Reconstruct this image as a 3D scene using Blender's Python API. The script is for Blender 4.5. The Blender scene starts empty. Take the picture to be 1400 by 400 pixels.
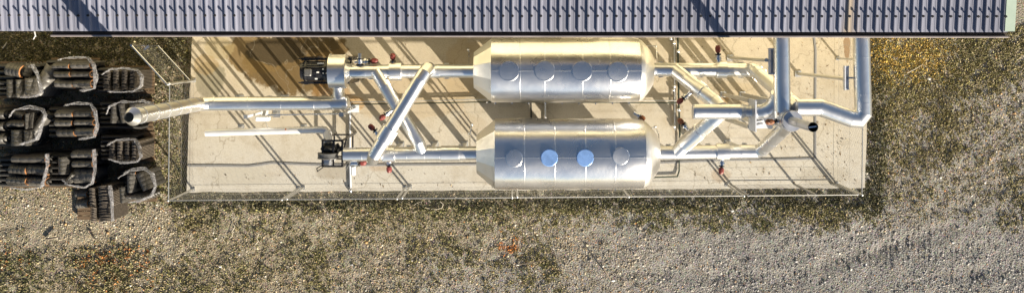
import bpy, math, random
import numpy as np
from mathutils import Vector, noise
random.seed(7)
rng = np.random.default_rng(11)
S = bpy.context.scene
COL = S.collection
R = math.radians
H, F = 28.0, 1400.0
EL = 21.5                       # sun elevation
SUN_AZ = Vector((0.63, -0.777, 0)).normalized()

def P(px, py, z=0.0):
    """place seen at photo pixel (px, py) at height z, for the drone 28 m up over (0, 0)"""
    d = (H - z) / F
    return Vector(((px - 700) * d, (60 - py) * d, z))

# ------------------------------------------------------------------ mesh builder
class MB:
    def __init__(s): s.v = []; s.f = []; s.sm = []
    def add(s, vs, fs, smooth=False):
        o = len(s.v); s.v += [Vector(v) for v in vs]
        for f in fs: s.f.append([i + o for i in f]); s.sm.append(smooth)
        return s
    def box(s, c, size, rz=0.0, bev=0.0):
        c = Vector(c); x, y, z = [q / 2 for q in size]
        ca, sa = math.cos(rz), math.sin(rz)
        b = min(bev, x * .9, y * .9)
        if b > 0:
            prof = [(-x + b, -y), (x - b, -y), (x, -y + b), (x, y - b), (x - b, y), (-x + b, y), (-x, y - b), (-x, -y + b)]
            bz = min(b, z * .9)
            rings = []
            for (k, zz) in ((1, -z), (0, -z + bz), (0, z - bz), (1, z)):
                kx = (x - bz * k) / x; ky = (y - bz * k) / y
                rings.append([(a * kx, q * ky, zz) for a, q in prof])
            vs = [v for r in rings for v in r]; n = 8
            fs = [[i * n + j, i * n + (j + 1) % n, (i + 1) * n + (j + 1) % n, (i + 1) * n + j] for i in range(3) for j in range(n)]
            fs += [list(range(n))[::-1], [3 * n + j for j in range(n)]]
        else:
            vs = [(-x, -y, -z), (x, -y, -z), (x, y, -z), (-x, y, -z), (-x, -y, z), (x, -y, z), (x, y, z), (-x, y, z)]
            fs = [[3, 2, 1, 0], [4, 5, 6, 7], [0, 1, 5, 4], [1, 2, 6, 5], [2, 3, 7, 6], [3, 0, 4, 7]]
        return s.add([(c.x + a * ca - q * sa, c.y + a * sa + q * ca, c.z + w) for a, q, w in vs], fs)
    def bar(s, p0, p1, w, h=None):
        """square bar between two points"""
        p0, p1 = Vector(p0), Vector(p1); h = h or w
        d = (p1 - p0).normalized()
        u = d.cross(Vector((0, 0, 1)))
        u = u.normalized() if u.length > 1e-4 else Vector((1, 0, 0))
        q = u.cross(d).normalized()
        vs = [p + u * (a * w / 2) + q * (b * h / 2) for p in (p0, p1) for a, b in ((-1, -1), (1, -1), (1, 1), (-1, 1))]
        return s.add(vs, [[3, 2, 1, 0], [4, 5, 6, 7], [0, 1, 5, 4], [1, 2, 6, 5], [2, 3, 7, 6], [3, 0, 4, 7]])
    def tube(s, pts, r, seg=24, caps=(True, True), smooth=True, jog=0.0):
        """mitred round tube along a polyline; r is a number or a radius per point"""
        pts = [Vector(p) for p in pts]; n = len(pts)
        rr = r if isinstance(r, (list, tuple)) else [r] * n
        dirs = [(pts[i + 1] - pts[i]).normalized() for i in range(n - 1)]
        for i in range(n - 1):
            d = dirs[i]
            u = d.cross(Vector((0, 0, 1)))
            u = u.normalized() if u.length > 1e-3 else Vector((1, 0, 0))
            w = u.cross(d).normalized()
            n0 = (dirs[i - 1] + d).normalized() if i else d
            n1 = (dirs[i + 1] + d).normalized() if i < n - 2 else d
            rings = []
            for p, nn, rad in ((pts[i], n0, rr[i]), (pts[i + 1], n1, rr[i + 1])):
                ring = []
                for k in range(seg):
                    a = 2 * math.pi * k / seg
                    o = u * (math.cos(a) * rad) + w * (math.sin(a) * rad)
                    t = -o.dot(nn) / max(.2, d.dot(nn))
                    ring.append(p + o + d * t)
                rings += ring
            fs = [[k, (k + 1) % seg, seg + (k + 1) % seg, seg + k] for k in range(seg)]
            s.add(rings, fs, smooth)
            if i == 0 and caps[0]: s.add(rings[:seg], [list(range(seg))[::-1]])
            if i == n - 2 and caps[1]: s.add(rings[seg:], [list(range(seg))])
        return s
    def ring(s, p, d, r, wid=.022, th=.007, seg=28, caps=True):
        """a raised band round a duct: rivet seam or clamp"""
        d = Vector(d).normalized(); p = Vector(p)
        return s.tube([p - d * wid / 2, p + d * wid / 2], r + th, seg, (th < .03, th < .03) if caps else (False, False))
    def seams(s, p0, p1, r, fr, **k):
        p0, p1 = Vector(p0), Vector(p1)
        for f in fr: s.ring(p0.lerp(p1, f), p1 - p0, r, **k)
        return s
    def ball(s, c, r, sc=(1, 1, 1), n=10, m=7):
        c = Vector(c); vs = [c + Vector((0, 0, -r * sc[2]))]
        for j in range(1, m):
            t = -math.pi / 2 + math.pi * j / m
            for k in range(n):
                a = 2 * math.pi * k / n
                vs.append(c + Vector((math.cos(a) * math.cos(t) * r * sc[0], math.sin(a) * math.cos(t) * r * sc[1], math.sin(t) * r * sc[2])))
        vs.append(c + Vector((0, 0, r * sc[2]))); e = len(vs) - 1
        fs = [[0, 1 + (k + 1) % n, 1 + k] for k in range(n)]
        for j in range(m - 2):
            fs += [[1 + j * n + k, 1 + j * n + (k + 1) % n, 1 + (j + 1) * n + (k + 1) % n, 1 + (j + 1) * n + k] for k in range(n)]
        fs += [[1 + (m - 2) * n + k, 1 + (m - 2) * n + (k + 1) % n, e] for k in range(n)]
        return s.add(vs, fs, True)
    def build(s, name, mat, parent=None, label=None):
        off = parent_world(parent) if parent else Vector((0, 0, 0))
        me = bpy.data.meshes.new(name)
        me.from_pydata([tuple(v - off) for v in s.v], [], s.f)
        me.polygons.foreach_set('use_smooth', s.sm)
        me.materials.append(mat); me.update()
        o = bpy.data.objects.new(name, me); COL.objects.link(o)
        if parent: o.parent = parent
        if label: o['label'] = label
        return o

def parent_world(o):
    v = Vector((0, 0, 0))
    while o: v = v + Vector(o.location); o = o.parent
    return v
def tag(o, label=None, cat=None, group=None, kind=None):
    if label: o['label'] = label
    if cat: o['category'] = cat
    if group: o['group'] = group
    if kind: o['kind'] = kind
    return o
def thing(name, label, cat, loc=(0, 0, 0), group=None):
    o = bpy.data.objects.new(name, None); COL.objects.link(o)
    o.location = loc; o.empty_display_size = .2
    return tag(o, label, cat, group)
def dup(o, parent=None):
    c = o.copy(); COL.objects.link(c)
    if parent: c.parent = parent
    for ch in list(o.children): dup(ch, c)
    return c

# ------------------------------------------------------------------ materials
class NT:
    def __init__(s, name):
        s.m = bpy.data.materials.new(name); s.m.use_nodes = True
        s.t = s.m.node_tree; s.t.nodes.clear()
        s.out = s.n('ShaderNodeOutputMaterial'); s.b = s.n('ShaderNodeBsdfPrincipled')
        s.l(s.b.outputs[0], s.out.inputs['Surface'])
        s.co = s.n('ShaderNodeTexCoord').outputs['Object']
    def n(s, t, **k):
        x = s.t.nodes.new(t)
        for a, b in k.items(): setattr(x, a, b)
        return x
    def l(s, a, b): s.t.links.new(a, b)
    def mapv(s, scale=(1, 1, 1), loc=(0, 0, 0), src=None):
        m = s.n('ShaderNodeMapping'); m.inputs['Scale'].default_value = scale; m.inputs['Location'].default_value = loc
        s.l(src or s.co, m.inputs['Vector']); return m.outputs[0]
    def noise(s, scale, detail=4, rough=.55, vec=None, dist=0):
        x = s.n('ShaderNodeTexNoise'); x.inputs['Scale'].default_value = scale
        x.inputs['Detail'].default_value = detail; x.inputs['Roughness'].default_value = rough
        x.inputs['Distortion'].default_value = dist
        s.l(vec or s.co, x.inputs['Vector']); return x.outputs['Fac']
    def ramp(s, fac, stops, const=False):
        x = s.n('ShaderNodeValToRGB'); e = x.color_ramp.elements
        if const: x.color_ramp.interpolation = 'CONSTANT'
        while len(e) < len(stops): e.new(.5)
        for q, (p, c) in zip(e, stops):
            q.position = p
            q.color = (c, c, c, 1) if isinstance(c, (int, float)) else (*c, 1)
        s.l(fac, x.inputs[0]); return x.outputs[0]
    def mix(s, fac, a, b, mode='MIX'):
        x = s.n('ShaderNodeMix'); x.data_type = 'RGBA'; x.blend_type = mode
        for sock, v in ((0, fac), (6, a), (7, b)):
            if hasattr(v, 'is_linked') or hasattr(v, 'links'): s.l(v, x.inputs[sock])
            elif sock == 0: x.inputs[0].default_value = v
            else: x.inputs[sock].default_value = (*v, 1)
        return x.outputs[2]
    def math(s, op, a, b=0.0, c=None):
        x = s.n('ShaderNodeMath'); x.operation = op
        for i, v in enumerate((a, b) if c is None else (a, b, c)):
            if hasattr(v, 'links'): s.l(v, x.inputs[i])
            else: x.inputs[i].default_value = v
        return x.outputs[0]
    def bump(s, h, strength=.3, dist=.01, prev=None):
        x = s.n('ShaderNodeBump'); x.inputs['Strength'].default_value = strength; x.inputs['Distance'].default_value = dist
        s.l(h, x.inputs['Height'])
        if prev: s.l(prev, x.inputs['Normal'])
        return x.outputs[0]
    def set(s, col=None, rough=None, metal=None, normal=None, **k):
        for name, v in (('Base Color', col), ('Roughness', rough), ('Metallic', metal), ('Normal', normal)):
            if v is None: continue
            if hasattr(v, 'links'): s.l(v, s.b.inputs[name])
            elif name == 'Base Color': s.b.inputs[name].default_value = (*v, 1)
            else: s.b.inputs[name].default_value = v
        for a, v in k.items(): s.b.inputs[a].default_value = v
        return s.m

def metal(name, col=(.80, .80, .79), r0=.22, r1=.38, dent=.02, dscale=1.6, scr=.25):
    t = NT(name)
    info = t.n('ShaderNodeObjectInfo')
    v = t.n('ShaderNodeVectorMath'); v.operation = 'ADD'
    t.l(t.co, v.inputs[0])
    cmb = t.n('ShaderNodeCombineXYZ')
    t.l(t.math('MULTIPLY', info.outputs['Random'], 37.0), cmb.inputs[0]); t.l(cmb.outputs[0], v.inputs[1])
    vv = v.outputs[0]
    big = t.noise(dscale, 3, .5, vv); fine = t.noise(60, 3, .6, vv); mid = t.noise(1.4, 2, .5, vv)
    rough = t.ramp(mid, [(.3, r0), (.7, r1)])
    c = t.mix(t.ramp(mid, [(.35, 0), (.75, 1)]), col, tuple(q * .92 for q in col))
    nrm = t.bump(big, .5, dent); nrm = t.bump(t.noise(4.5, 2, .5, vv), .5, .008, nrm)
    return t.set(c, rough, 1.0, nrm)
def paint(name, col, rough=.5, var=.25, scale=12, metallic=0.0, bump=.1):
    t = NT(name); n = t.noise(scale, 5, .6); f = t.noise(scale * 9, 3, .6)
    c = t.mix(t.ramp(n, [(.3, 0), (.7, 1)]), tuple(q * (1 - var) for q in col), tuple(min(1, q * (1 + var * .4)) for q in col))
    return t.set(c, t.ramp(n, [(.3, rough * .8), (.7, min(1, rough * 1.2))]), metallic, t.bump(f, bump, .003))

M = {}
M['clad'] = metal('aluminium_cladding', (.90, .89, .87), .24, .33, .010, .9)
M['clad_end'] = metal('aluminium_end_cladding', (.86, .85, .82), .34, .5, .04, 2.5, .05)
M['duct'] = metal('aluminium_duct', (.90, .90, .89), .29, .37, .008, 2.0)
M['galv'] = metal('galvanised_sheet', (.64, .65, .68), .34, .5, .012, 3, .06)
M['lid'] = paint('dull_lid', (.70, .70, .72), .34, .08, 3, .9, .02)
M['skylid'] = paint('sky_reflection_lid', (.24, .42, .80), .28, .2, 5, .3, .03)  # blue of the reflected sky put into the lid colour
M['steel'] = metal('galvanised_steel', (.60, .60, .58), .38, .55, .01, 4)
M['inox'] = metal('bright_steel', (.75, .76, .78), .18, .3, .004, 5)
M['lightgrey'] = paint('light_grey_paint', (.62, .64, .68), .45, .12)
M['whitebox'] = paint('white_enamel', (.78, .78, .76), .4, .08)
M['black'] = paint('black_enamel', (.016, .016, .018), .28, .3)
M['dark'] = paint('dark_rubber', (.022, .022, .02), .7, .3)
M['darkgreen'] = paint('green_black_pipe', (.03, .045, .03), .5, .4)
M['red'] = paint('red_cap', (.19, .035, .03), .55, .3)
M['rustcap'] = paint('rusty_orange_cap', (.24, .085, .03), .6, .4)
M['yellow'] = paint('yellow_paint', (.7, .38, .04), .5, .2)
M['drumgrey'] = paint('grey_cast_iron', (.10, .10, .10), .45, .3)
M['wood'] = None
M['rail'] = metal('dull_fence_steel', (.42, .42, .41), .45, .6, .005, 4)
M['whitealu'] = paint('white_aluminium', (.80, .79, .76), .35, .08, 4, .35, .03)
M['wire'] = paint('weathered_fence_wire', (.17, .165, .15), .7, .2)
M['cable'] = paint('grey_shadow_strip', (.19, .19, .19), .8, .15)  # grey of the shadow line laid as a strip on the slab
M['mint'] = paint('pale_green_trim', (.35, .43, .36), .45, .06, 3)
M['gutter'] = paint('grey_brown_gutter', (.24, .21, .21), .5, .3, 2)
M['gutter_in'] = paint('dirty_gutter_bed', (.075, .06, .05), .85, .5, 5)
M['rope'] = paint('off_white_rope', (.5, .45, .35), .8, .2)
M['stick'] = paint('grey_wood_stick', (.16, .13, .1), .9, .3)
M['boltcap'] = paint('dark_fastener_cap', (.012, .012, .014), .6, .2)

def mat_wall():
    t = NT('cream_wall_sheet')
    w = t.n('ShaderNodeTexWave'); w.inputs['Scale'].default_value = 1.5; w.bands_direction = 'X'
    t.l(t.co, w.inputs['Vector'])
    n = t.noise(1.2, 5, .6)
    c = t.mix(t.ramp(n, [(.3, 0), (.75, 1)]), (.74, .68, .46), (.62, .55, .35))
    return t.set(c, .5, 0, t.bump(w.outputs['Fac'], .4, .03))
M['wall'] = mat_wall()

def mat_roof():
    t = NT('grey_roof_sheet')
    st = t.noise(1, 6, .65, t.mapv((9, .55, 1)))
    fine = t.noise(30, 4, .7, t.mapv((1.5, .35, 1)))
    c = t.mix(t.ramp(st, [(.3, 0), (.72, 1)]), (.165, .175, .232), (.225, .235, .295))
    c = t.mix(t.ramp(fine, [(.5, 0), (.8, .35)]), c, (.15, .145, .155))
    sx = t.n('ShaderNodeSeparateXYZ'); t.l(t.co, sx.inputs[0])
    # a few sheets streaked with rust near the right-hand duct
    wn = t.n('ShaderNodeTexWhiteNoise'); wn.noise_dimensions = '1D'; t.l(t.math('FLOOR', t.math('MULTIPLY', sx.outputs[0], 1.13)), wn.inputs['W'])
    c = t.mix(1.0, c, t.ramp(wn.outputs['Value'], [(0, .86), (1, 1.12)]), 'MULTIPLY')
    d = t.math('ABSOLUTE', t.math('SUBTRACT', sx.outputs[0], P(1163, 20, 4.85).x))
    d = t.math('ADD', d, t.math('MULTIPLY', t.math('SUBTRACT', st, .5), .5))
    c = t.mix(t.ramp(d, [(.02, .55), (.2, 0)]), c, (.36, .27, .14))
    return t.set(c, t.ramp(fine, [(.3, .42), (.7, .6)]), .0, t.bump(fine, .15, .002))
M['roof'] = mat_roof()

def mat_wood():
    t = NT('weathered_pallet_wood')
    g = t.noise(4, 6, .7, t.mapv((1, 14, 6)))
    c = t.ramp(g, [(.25, (.05, .032, .018)), (.5, (.13, .085, .048)), (.8, (.26, .19, .12))])
    return t.set(c, .85, 0, t.bump(g, .5, .006))
M['wood'] = mat_wood()

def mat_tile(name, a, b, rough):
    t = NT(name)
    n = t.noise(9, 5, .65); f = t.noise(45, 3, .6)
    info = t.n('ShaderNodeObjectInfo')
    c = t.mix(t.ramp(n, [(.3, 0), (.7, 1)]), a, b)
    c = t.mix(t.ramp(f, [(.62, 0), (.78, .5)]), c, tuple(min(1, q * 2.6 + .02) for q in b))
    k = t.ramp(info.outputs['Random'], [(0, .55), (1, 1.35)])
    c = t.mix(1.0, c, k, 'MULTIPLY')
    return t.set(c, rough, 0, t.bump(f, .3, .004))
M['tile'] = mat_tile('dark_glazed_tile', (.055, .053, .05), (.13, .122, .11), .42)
M['under_tile'] = mat_tile('shaded_under_tile', (.022, .021, .02), (.045, .043, .04), .6)  # darker copy of the glazed tile, shade between packs put into its colour
M['brown_tile'] = mat_tile('brown_grey_tile', (.05, .042, .034), (.13, .11, .09), .55)
M['terracotta'] = mat_tile('raw_terracotta', (.20, .085, .03), (.38, .18, .07), .8)

def mat_film():
    t = NT('torn_plastic_film')
    n = t.noise(9, 5, .7, t.mapv((1, 1, 2)))
    t.set((.36, .36, .38), .25, 0, t.bump(n, .8, .02))
    tr = t.n('ShaderNodeBsdfTransparent'); tl = t.n('ShaderNodeBsdfTranslucent')
    tl.inputs['Color'].default_value = (.75, .76, .8, 1)
    m1 = t.n('ShaderNodeMixShader'); m1.inputs[0].default_value = .35
    t.l(t.b.outputs[0], m1.inputs[1]); t.l(tl.outputs[0], m1.inputs[2])
    m2 = t.n('ShaderNodeMixShader')
    t.l(t.ramp(n, [(.38, .72), (.62, .03)]), m2.inputs[0])
    t.l(m1.outputs[0], m2.inputs[1]); t.l(tr.outputs[0], m2.inputs[2])
    t.l(m2.outputs[0], t.out.inputs['Surface'])
    return t.m
M['film'] = mat_film()

def mat_concrete():
    t = NT('stained_concrete')
    sx = t.n('ShaderNodeSeparateXYZ'); t.l(t.co, sx.inputs[0])
    X, Y = sx.outputs[0], sx.outputs[1]
    big = t.noise(.5, 5, .6); mid = t.noise(2.3, 6, .65); fine = t.noise(26, 5, .7); sp = t.noise(70, 2, .6)
    c = t.mix(t.ramp(big, [(.35, 0), (.7, 1)]), (.47, .41, .305), (.40, .35, .262))
    # warmer towards the shed, greyer at the outer edge
    g = t.ramp(t.math('ADD', t.math('MULTIPLY', Y, .22), t.math('ADD', .95, t.math('MULTIPLY', t.math('SUBTRACT', mid, .5), .5))), [(.15, 0), (.75, 1)])
    c = t.mix(g, (.475, .455, .405), c)
    c = t.mix(t.ramp(mid, [(.5, 0), (.78, .55)]), c, (.30, .255, .19))
    c = t.mix(t.ramp(fine, [(.48, 0), (.78, .65)]), c, (.27, .225, .155))
    c = t.mix(t.ramp(sp, [(.64, 0), (.74, .7)]), c, (.16, .13, .09))
    c = t.mix(t.ramp(t.noise(60, 2, .5), [(.66, 0), (.74, .5)]), c, (.62, .56, .44))
    def blot(cx, cy, rx, ry, colr, amt, wob=.55, soft=.12):
        p = P(cx, cy, .15)
        dx = t.math('DIVIDE', t.math('SUBTRACT', X, p.x), rx); dy = t.math('DIVIDE', t.math('SUBTRACT', Y, p.y), ry)
        d = t.math('SQRT', t.math('ADD', t.math('MULTIPLY', dx, dx), t.math('MULTIPLY', dy, dy)))
        d = t.math('ADD', d, t.math('MULTIPLY', t.math('SUBTRACT', mid, .5), wob * 2))
        return t.mix(t.ramp(d, [(1 - soft, amt), (1 + soft, 0)]), c, colr)
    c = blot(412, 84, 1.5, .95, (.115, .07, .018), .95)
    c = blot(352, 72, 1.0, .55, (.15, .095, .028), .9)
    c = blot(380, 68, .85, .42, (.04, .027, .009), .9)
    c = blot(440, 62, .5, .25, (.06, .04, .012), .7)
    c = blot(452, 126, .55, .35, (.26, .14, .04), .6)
    c = blot(287, 110, .42, .55, (.17, .155, .10), .7)  # grey-green patch, paints in the band of the tall stack's shadow
    c = blot(282, 88, .35, .3, (.30, .21, .09), .6)
    c = blot(300, 66, .45, .35, (.30, .24, .12), .55)
    c = blot(487, 141, .2, .2, (.40, .2, .04), .6, .9)
    c = blot(1158, 66, .09, .36, (.2, .11, .04), .8, .9)
    c = blot(985, 137, .28, .12, (.45, .22, .03), .55, .8)
    c = blot(1000, 135, .9, .5, (.36, .27, .14), .35)
    c = blot(560, 130, 1.8, .7, (.40, .29, .15), .35)
    for (bx_, by_, rx_, ry_, cc_, am_) in ((455, 235, .5, .25, (.27, .23, .17), .5), (520, 228, .35, .15, (.33, .2, .1), .35), (700, 240, 1.4, .3, (.36, .32, .25), .5), (985, 240, .3, .2, (.30, .2, .11), .45), (925, 150, .2, .9, (.34, .26, .16), .4), (1060, 180, .5, .5, (.33, .29, .22), .5), (330, 240, 1.1, .3, (.38, .35, .28), .5), (1130, 240, .8, .3, (.34, .31, .25), .55), (380, 170, .8, .35, (.41, .36, .27), .5), (640, 170, .5, .3, (.36, .29, .19), .4)):
        c = blot(bx_, by_, rx_, ry_, cc_, am_, .8, .3)
    vo = t.n('ShaderNodeTexVoronoi'); vo.feature = 'DISTANCE_TO_EDGE'; vo.inputs['Scale'].default_value = .42
    wv = t.n('ShaderNodeVectorMath'); wv.operation = 'ADD'; t.l(t.co, wv.inputs[0])
    wn = t.n('ShaderNodeTexNoise'); wn.inputs['Scale'].default_value = 1.7; wn.inputs['Detail'].default_value = 6; t.l(t.co, wn.inputs['Vector']); t.l(wn.outputs['Color'], wv.inputs[1])
    t.l(wv.outputs[0], vo.inputs['Vector'])
    c = t.mix(t.ramp(vo.outputs['Distance'], [(.002, .55), (.008, 0)]), c, (.2, .17, .12))
    c = blot(640, 95, .8, .9, (.34, .25, .13), .4)
    h = t.math('ADD', t.math('MULTIPLY', fine, .6), t.math('MULTIPLY', sp, .4))
    return t.set(c, t.ramp(mid, [(.3, .72), (.7, .92)]), 0, t.bump(h, .35, .006))
M['concrete'] = mat_concrete()

def mat_ground():
    t = NT('gravelly_soil')
    v = t.n('ShaderNodeTexVoronoi'); v.inputs['Scale'].default_value = 24; t.l(t.co, v.inputs['Vector'])
    big = t.noise(.55, 6, .65); mid = t.noise(5, 6, .7); fine = t.noise(40, 5, .7)
    c = t.mix(t.ramp(big, [(.35, 0), (.65, 1)]), (.235, .20, .135), (.285, .255, .195))
    gx_ = t.n('ShaderNodeSeparateXYZ'); t.l(t.co, gx_.inputs[0])
    gm_ = t.math('ADD', t.math('MULTIPLY', gx_.outputs[0], .09), t.math('SUBTRACT', t.math('MULTIPLY', gx_.outputs[1], -.22), .75))
    c = t.mix(t.ramp(t.math('ADD', gm_, t.math('MULTIPLY', big, .4)), [(.3, 0), (.9, 1)]), c, (.245, .235, .22))
    c = t.mix(t.ramp(mid, [(.48, 0), (.72, .65)]), c, (.13, .11, .065))
    c = t.mix(t.math('MULTIPLY', t.ramp(v.outputs['Distance'], [(.2, 1), (.5, 0)]), .5), c, v.outputs['Color'], 'SOFT_LIGHT')
    h = t.math('ADD', t.math('MULTIPLY', v.outputs['Distance'], -1.0), t.math('MULTIPLY', fine, .8))
    return t.set(c, .95, 0, t.bump(h, .8, .03))
M['ground'] = mat_ground()

def mat_attr(name, rough, trans=False):
    t = NT(name)
    a = t.n('ShaderNodeAttribute'); a.attribute_name = 'tint'
    f = t.noise(60, 3, .6)
    c = t.mix(t.ramp(f, [(.3, .25), (.7, 0)]), a.outputs['Color'], (.04, .035, .03))
    return t.set(c, rough, 0, t.bump(f, .3, .004))
M['stone'] = mat_attr('gravel_stone', .9)
M['leaf'] = mat_attr('weed_leaf', .7)

# ------------------------------------------------------------------ setting
SZ = .15
def vnoise(x, y, seed):
    r_ = np.random.default_rng(seed); T = r_.random((128, 128))
    xi = np.floor(x).astype(int); yi = np.floor(y).astype(int); fx = x - xi; fy = y - yi
    fx = fx * fx * (3 - 2 * fx); fy = fy * fy * (3 - 2 * fy)
    g = lambda a, b: T[a % 128, b % 128]
    return (g(xi, yi) * (1 - fx) + g(xi + 1, yi) * fx) * (1 - fy) + (g(xi, yi + 1) * (1 - fx) + g(xi + 1, yi + 1) * fx) * fy
def fbm(x, y, seed):
    out = 0; x = np.asarray(x, float) + 300.0; y = np.asarray(y, float) + 300.0
    for k, (sc, am) in enumerate(((1, 1), (2.07, .55), (4.31, .3), (8.7, .16))):
        a = .6 + 1.1 * k; u = x * math.cos(a) - y * math.sin(a); v = x * math.sin(a) + y * math.cos(a)
        out = out + am * vnoise(u * sc, v * sc, seed + k)
    return .5 + (out / 2.01 - .5) * 1.15
def sstep(a, b, x): t_ = np.clip((x - a) / (b - a), 0, 1); return t_ * t_ * (3 - 2 * t_)
def bmask(px, py, x0, x1, y0, y1, s=14):
    return sstep(x0 - s, x0 + s, px) * (1 - sstep(x1 - s, x1 + s, px)) * sstep(y0 - s, y0 + s, py) * (1 - sstep(y1 - s, y1 + s, py))
def relief(x, y):
    """uneven yard: shallow humps, wheel ruts at lower right; level under the slab, shed and tile pallets"""
    px = x * F / H + 700; py = 60 - y * F / H
    h = .10 * (fbm(x * .9 + 40, y * .9 + 40, 51) - .5) + .055 * (fbm(x * 3.1 + 40, y * 3.1 + 40, 52) - .5) + .03 * (fbm(x * 9 + 90, y * 9 + 90, 53) - .5)
    for k, (cx, cy, sl_) in enumerate(((1190, 350, -.25), (1230, 330, -.3), (1290, 345, -.2), (1340, 372, -.15), (980, 375, .03))):
        t_ = np.abs((py - cy) - (px - cx) * sl_)
        w_ = np.exp(-(t_ / 9) ** 2) * np.exp(-((px - cx) / 95) ** 2)
        h = h - .035 * w_ + .018 * w_ * np.sin(px * .85)
    lev = np.maximum(bmask(px, py, 225, 1200, -60, 268, 6), bmask(px, py, -90, 220, 70, 306, 8))
    lev = np.maximum(lev, (py < 40) * 1.0)
    far = np.clip(1 - (np.abs(x) - 20) / 10, 0, 1) * np.clip((14 + y) / 4, 0, 1)
    return h * (1 - lev) * far
gxs = np.concatenate([[-150, -60, -30], np.arange(-17, 17.01, .085), [30, 60, 150]]); gys = np.concatenate([[-150, -40, -14], np.arange(-9, .9, .085), [4, 20, 60, 150]])
GX, GY = np.meshgrid(gxs, gys); GZ = relief(GX, GY)
nx_, ny_ = len(gxs), len(gys); ii = np.arange(nx_ * ny_).reshape(ny_, nx_)
gv = np.stack([GX, GY, GZ], 2).reshape(-1, 3)
gf = np.stack([ii[:-1, :-1], ii[:-1, 1:], ii[1:, 1:], ii[1:, :-1]], 2).reshape(-1, 4)
me = bpy.data.meshes.new('ground'); me.from_pydata(gv.tolist(), [], gf.tolist()); me.polygons.foreach_set('use_smooth', [True] * len(gf)); me.materials.append(M['ground'])
go = bpy.data.objects.new('ground', me); COL.objects.link(go); tag(go, kind='structure')

sl = MB()
corners = [P(255, 262.5, SZ), P(1182, 256.5, SZ), P(1186, 160, SZ), P(1188, 30, SZ), P(1188, -2, SZ), P(263, -2, SZ), P(262.5, 50, SZ), P(258.5, 150, SZ)]
top = []
for i, c0 in enumerate(corners):          # ragged cast edge
    c1 = corners[(i + 1) % len(corners)]
    k = max(2, int((c1 - c0).length / .12))
    for j in range(k):
        p = c0.lerp(c1, j / k); d = (c1 - c0).normalized(); nn = Vector((d.y, -d.x, 0))
        top.append(p + nn * (noise.noise(p * 3.1) * .018))
low = [Vector((v.x, v.y, -.1)) for v in top]; n = len(top)
sl.add(top + low, [list(range(n))] + [[n + i, n + (i + 1) % n, (i + 1) % n, i] for i in range(n)])
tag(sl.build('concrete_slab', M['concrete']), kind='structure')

# ------------------------------------------------------------------ shed
EZ = 4.8
shed = thing('industrial_shed', 'long shed with grey corrugated roof, dark gutter and pale green edge along the top', 'shed', (0, 1.2, 0))
w = MB()
XL, XR = -16.0, P(1374, 0, EZ).x
w.box(((XL + XR) / 2, 1.25, 2.36), (XR - XL - .4, .1, 4.72))
w.box((XR - .25, 4.3, 2.4), (.1, 6.0, 4.8)); w.box(((XL + XR) / 2, 7.3, 2.6), (XR - XL - .4, .1, 5.2))
w.build('wall', M['wall'], shed)
rf = MB()
SL = math.tan(R(7))
y0, y1 = P(0, 43.5, EZ).y, 8.2
def ribx():
    xs = []; px = 1371.5; k = 0
    while px > -130:
        xs.append(px); px -= 12.4 + (1371.5 - px) / 1400 * 1.05
    return xs
RIB = [P(p, 20, EZ).x for p in ribx()]
prof = []
for x in RIB[::-1]:
    prof += [(x - .032, 0), (x - .022, .052), (x + .002, .052), (x + .036, 0)]
    prof += [(x + .085, .0), (x + .09, .006), (x + .10, .006), (x + .105, 0)]
def eave_y(x): return y0 + (-x) * .0012
ys = [0, 1, 2, 3, 4.3, 8]
vs = []
for q in ys:
    for (x, z) in prof: vs.append((x, eave_y(x) + q, EZ + z + q * SL))
for (x, z) in prof: vs.append((x, eave_y(x) + 0.001, EZ + z - .004))
m = len(prof)
fs = [[j * m + i, j * m + i + 1, (j + 1) * m + i + 1, (j + 1) * m + i] for j in range(len(ys) - 1) for i in range(m - 1)]
rf.add(vs, fs)
rp = rf.build('roof', M['roof'], shed)
# gutter
gm = MB(); gi = MB()
ga, gb = P(69, 0, EZ).x, P(1379, 0, EZ).x
def gut(mb, sec, xa, xb):
    v = []
    for x in (xa, xb):
        v += [(x, eave_y(x) + a, EZ + b) for a, b in sec]
    k = len(sec); mb.add(v, [[i, (i + 1) % k, k + (i + 1) % k, k + i] for i in range(k)] + [list(range(k))[::-1], list(range(k, 2 * k))])
gut(gm, [(.03, -.03), (.03, -.16), (-.125, -.16), (-.125, -.012), (-.112, -.0), (-.085, -.004), (-.085, -.018), (-.105, -.02), (-.105, -.145), (.012, -.145), (.012, -.03)], ga, gb)
gt = gm.build('gutter', M['gutter'], shed)
gut(gi, [(.01, -.143), (.01, -.10), (-.06, -.085), (-.103, -.10), (-.103, -.143)], ga + .01, gb - .01)
gi.build('gutter_dirt', M['gutter_in'], gt)
br = MB()
for px in (48,): br.box(P(px, 47, EZ - .04), (.022, .12, .02), .2).box(P(px - 1, 51.5, EZ - .05), (.016, .1, .015), -.5)
br.build('gutter_bracket', M['whitebox'], shed)
bb = MB()
xg = P(1378.7, 0, EZ).x
def slab_piece(mb, x, wd, ya, yb, za, zb, th):
    mb.add([(x - wd / 2, ya, za - th), (x + wd / 2, ya, za - th), (x + wd / 2, yb, zb - th), (x - wd / 2, yb, zb - th),
            (x - wd / 2, ya, za), (x + wd / 2, ya, za), (x + wd / 2, yb, zb), (x - wd / 2, yb, zb)],
           [[3, 2, 1, 0], [4, 5, 6, 7], [0, 1, 5, 4], [1, 2, 6, 5], [2, 3, 7, 6], [3, 0, 4, 7]])
ye = eave_y(xg) + .02
slab_piece(bb, xg, .225, ye, 8.2, EZ + .07, EZ + .07 + (8.2 - ye) * SL, .02)
slab_piece(bb, xg + .105, .02, ye, 8.2, EZ + .048, EZ + .048 + (8.2 - ye) * SL, .2)
bb.build('barge_board', M['mint'], shed)
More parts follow.
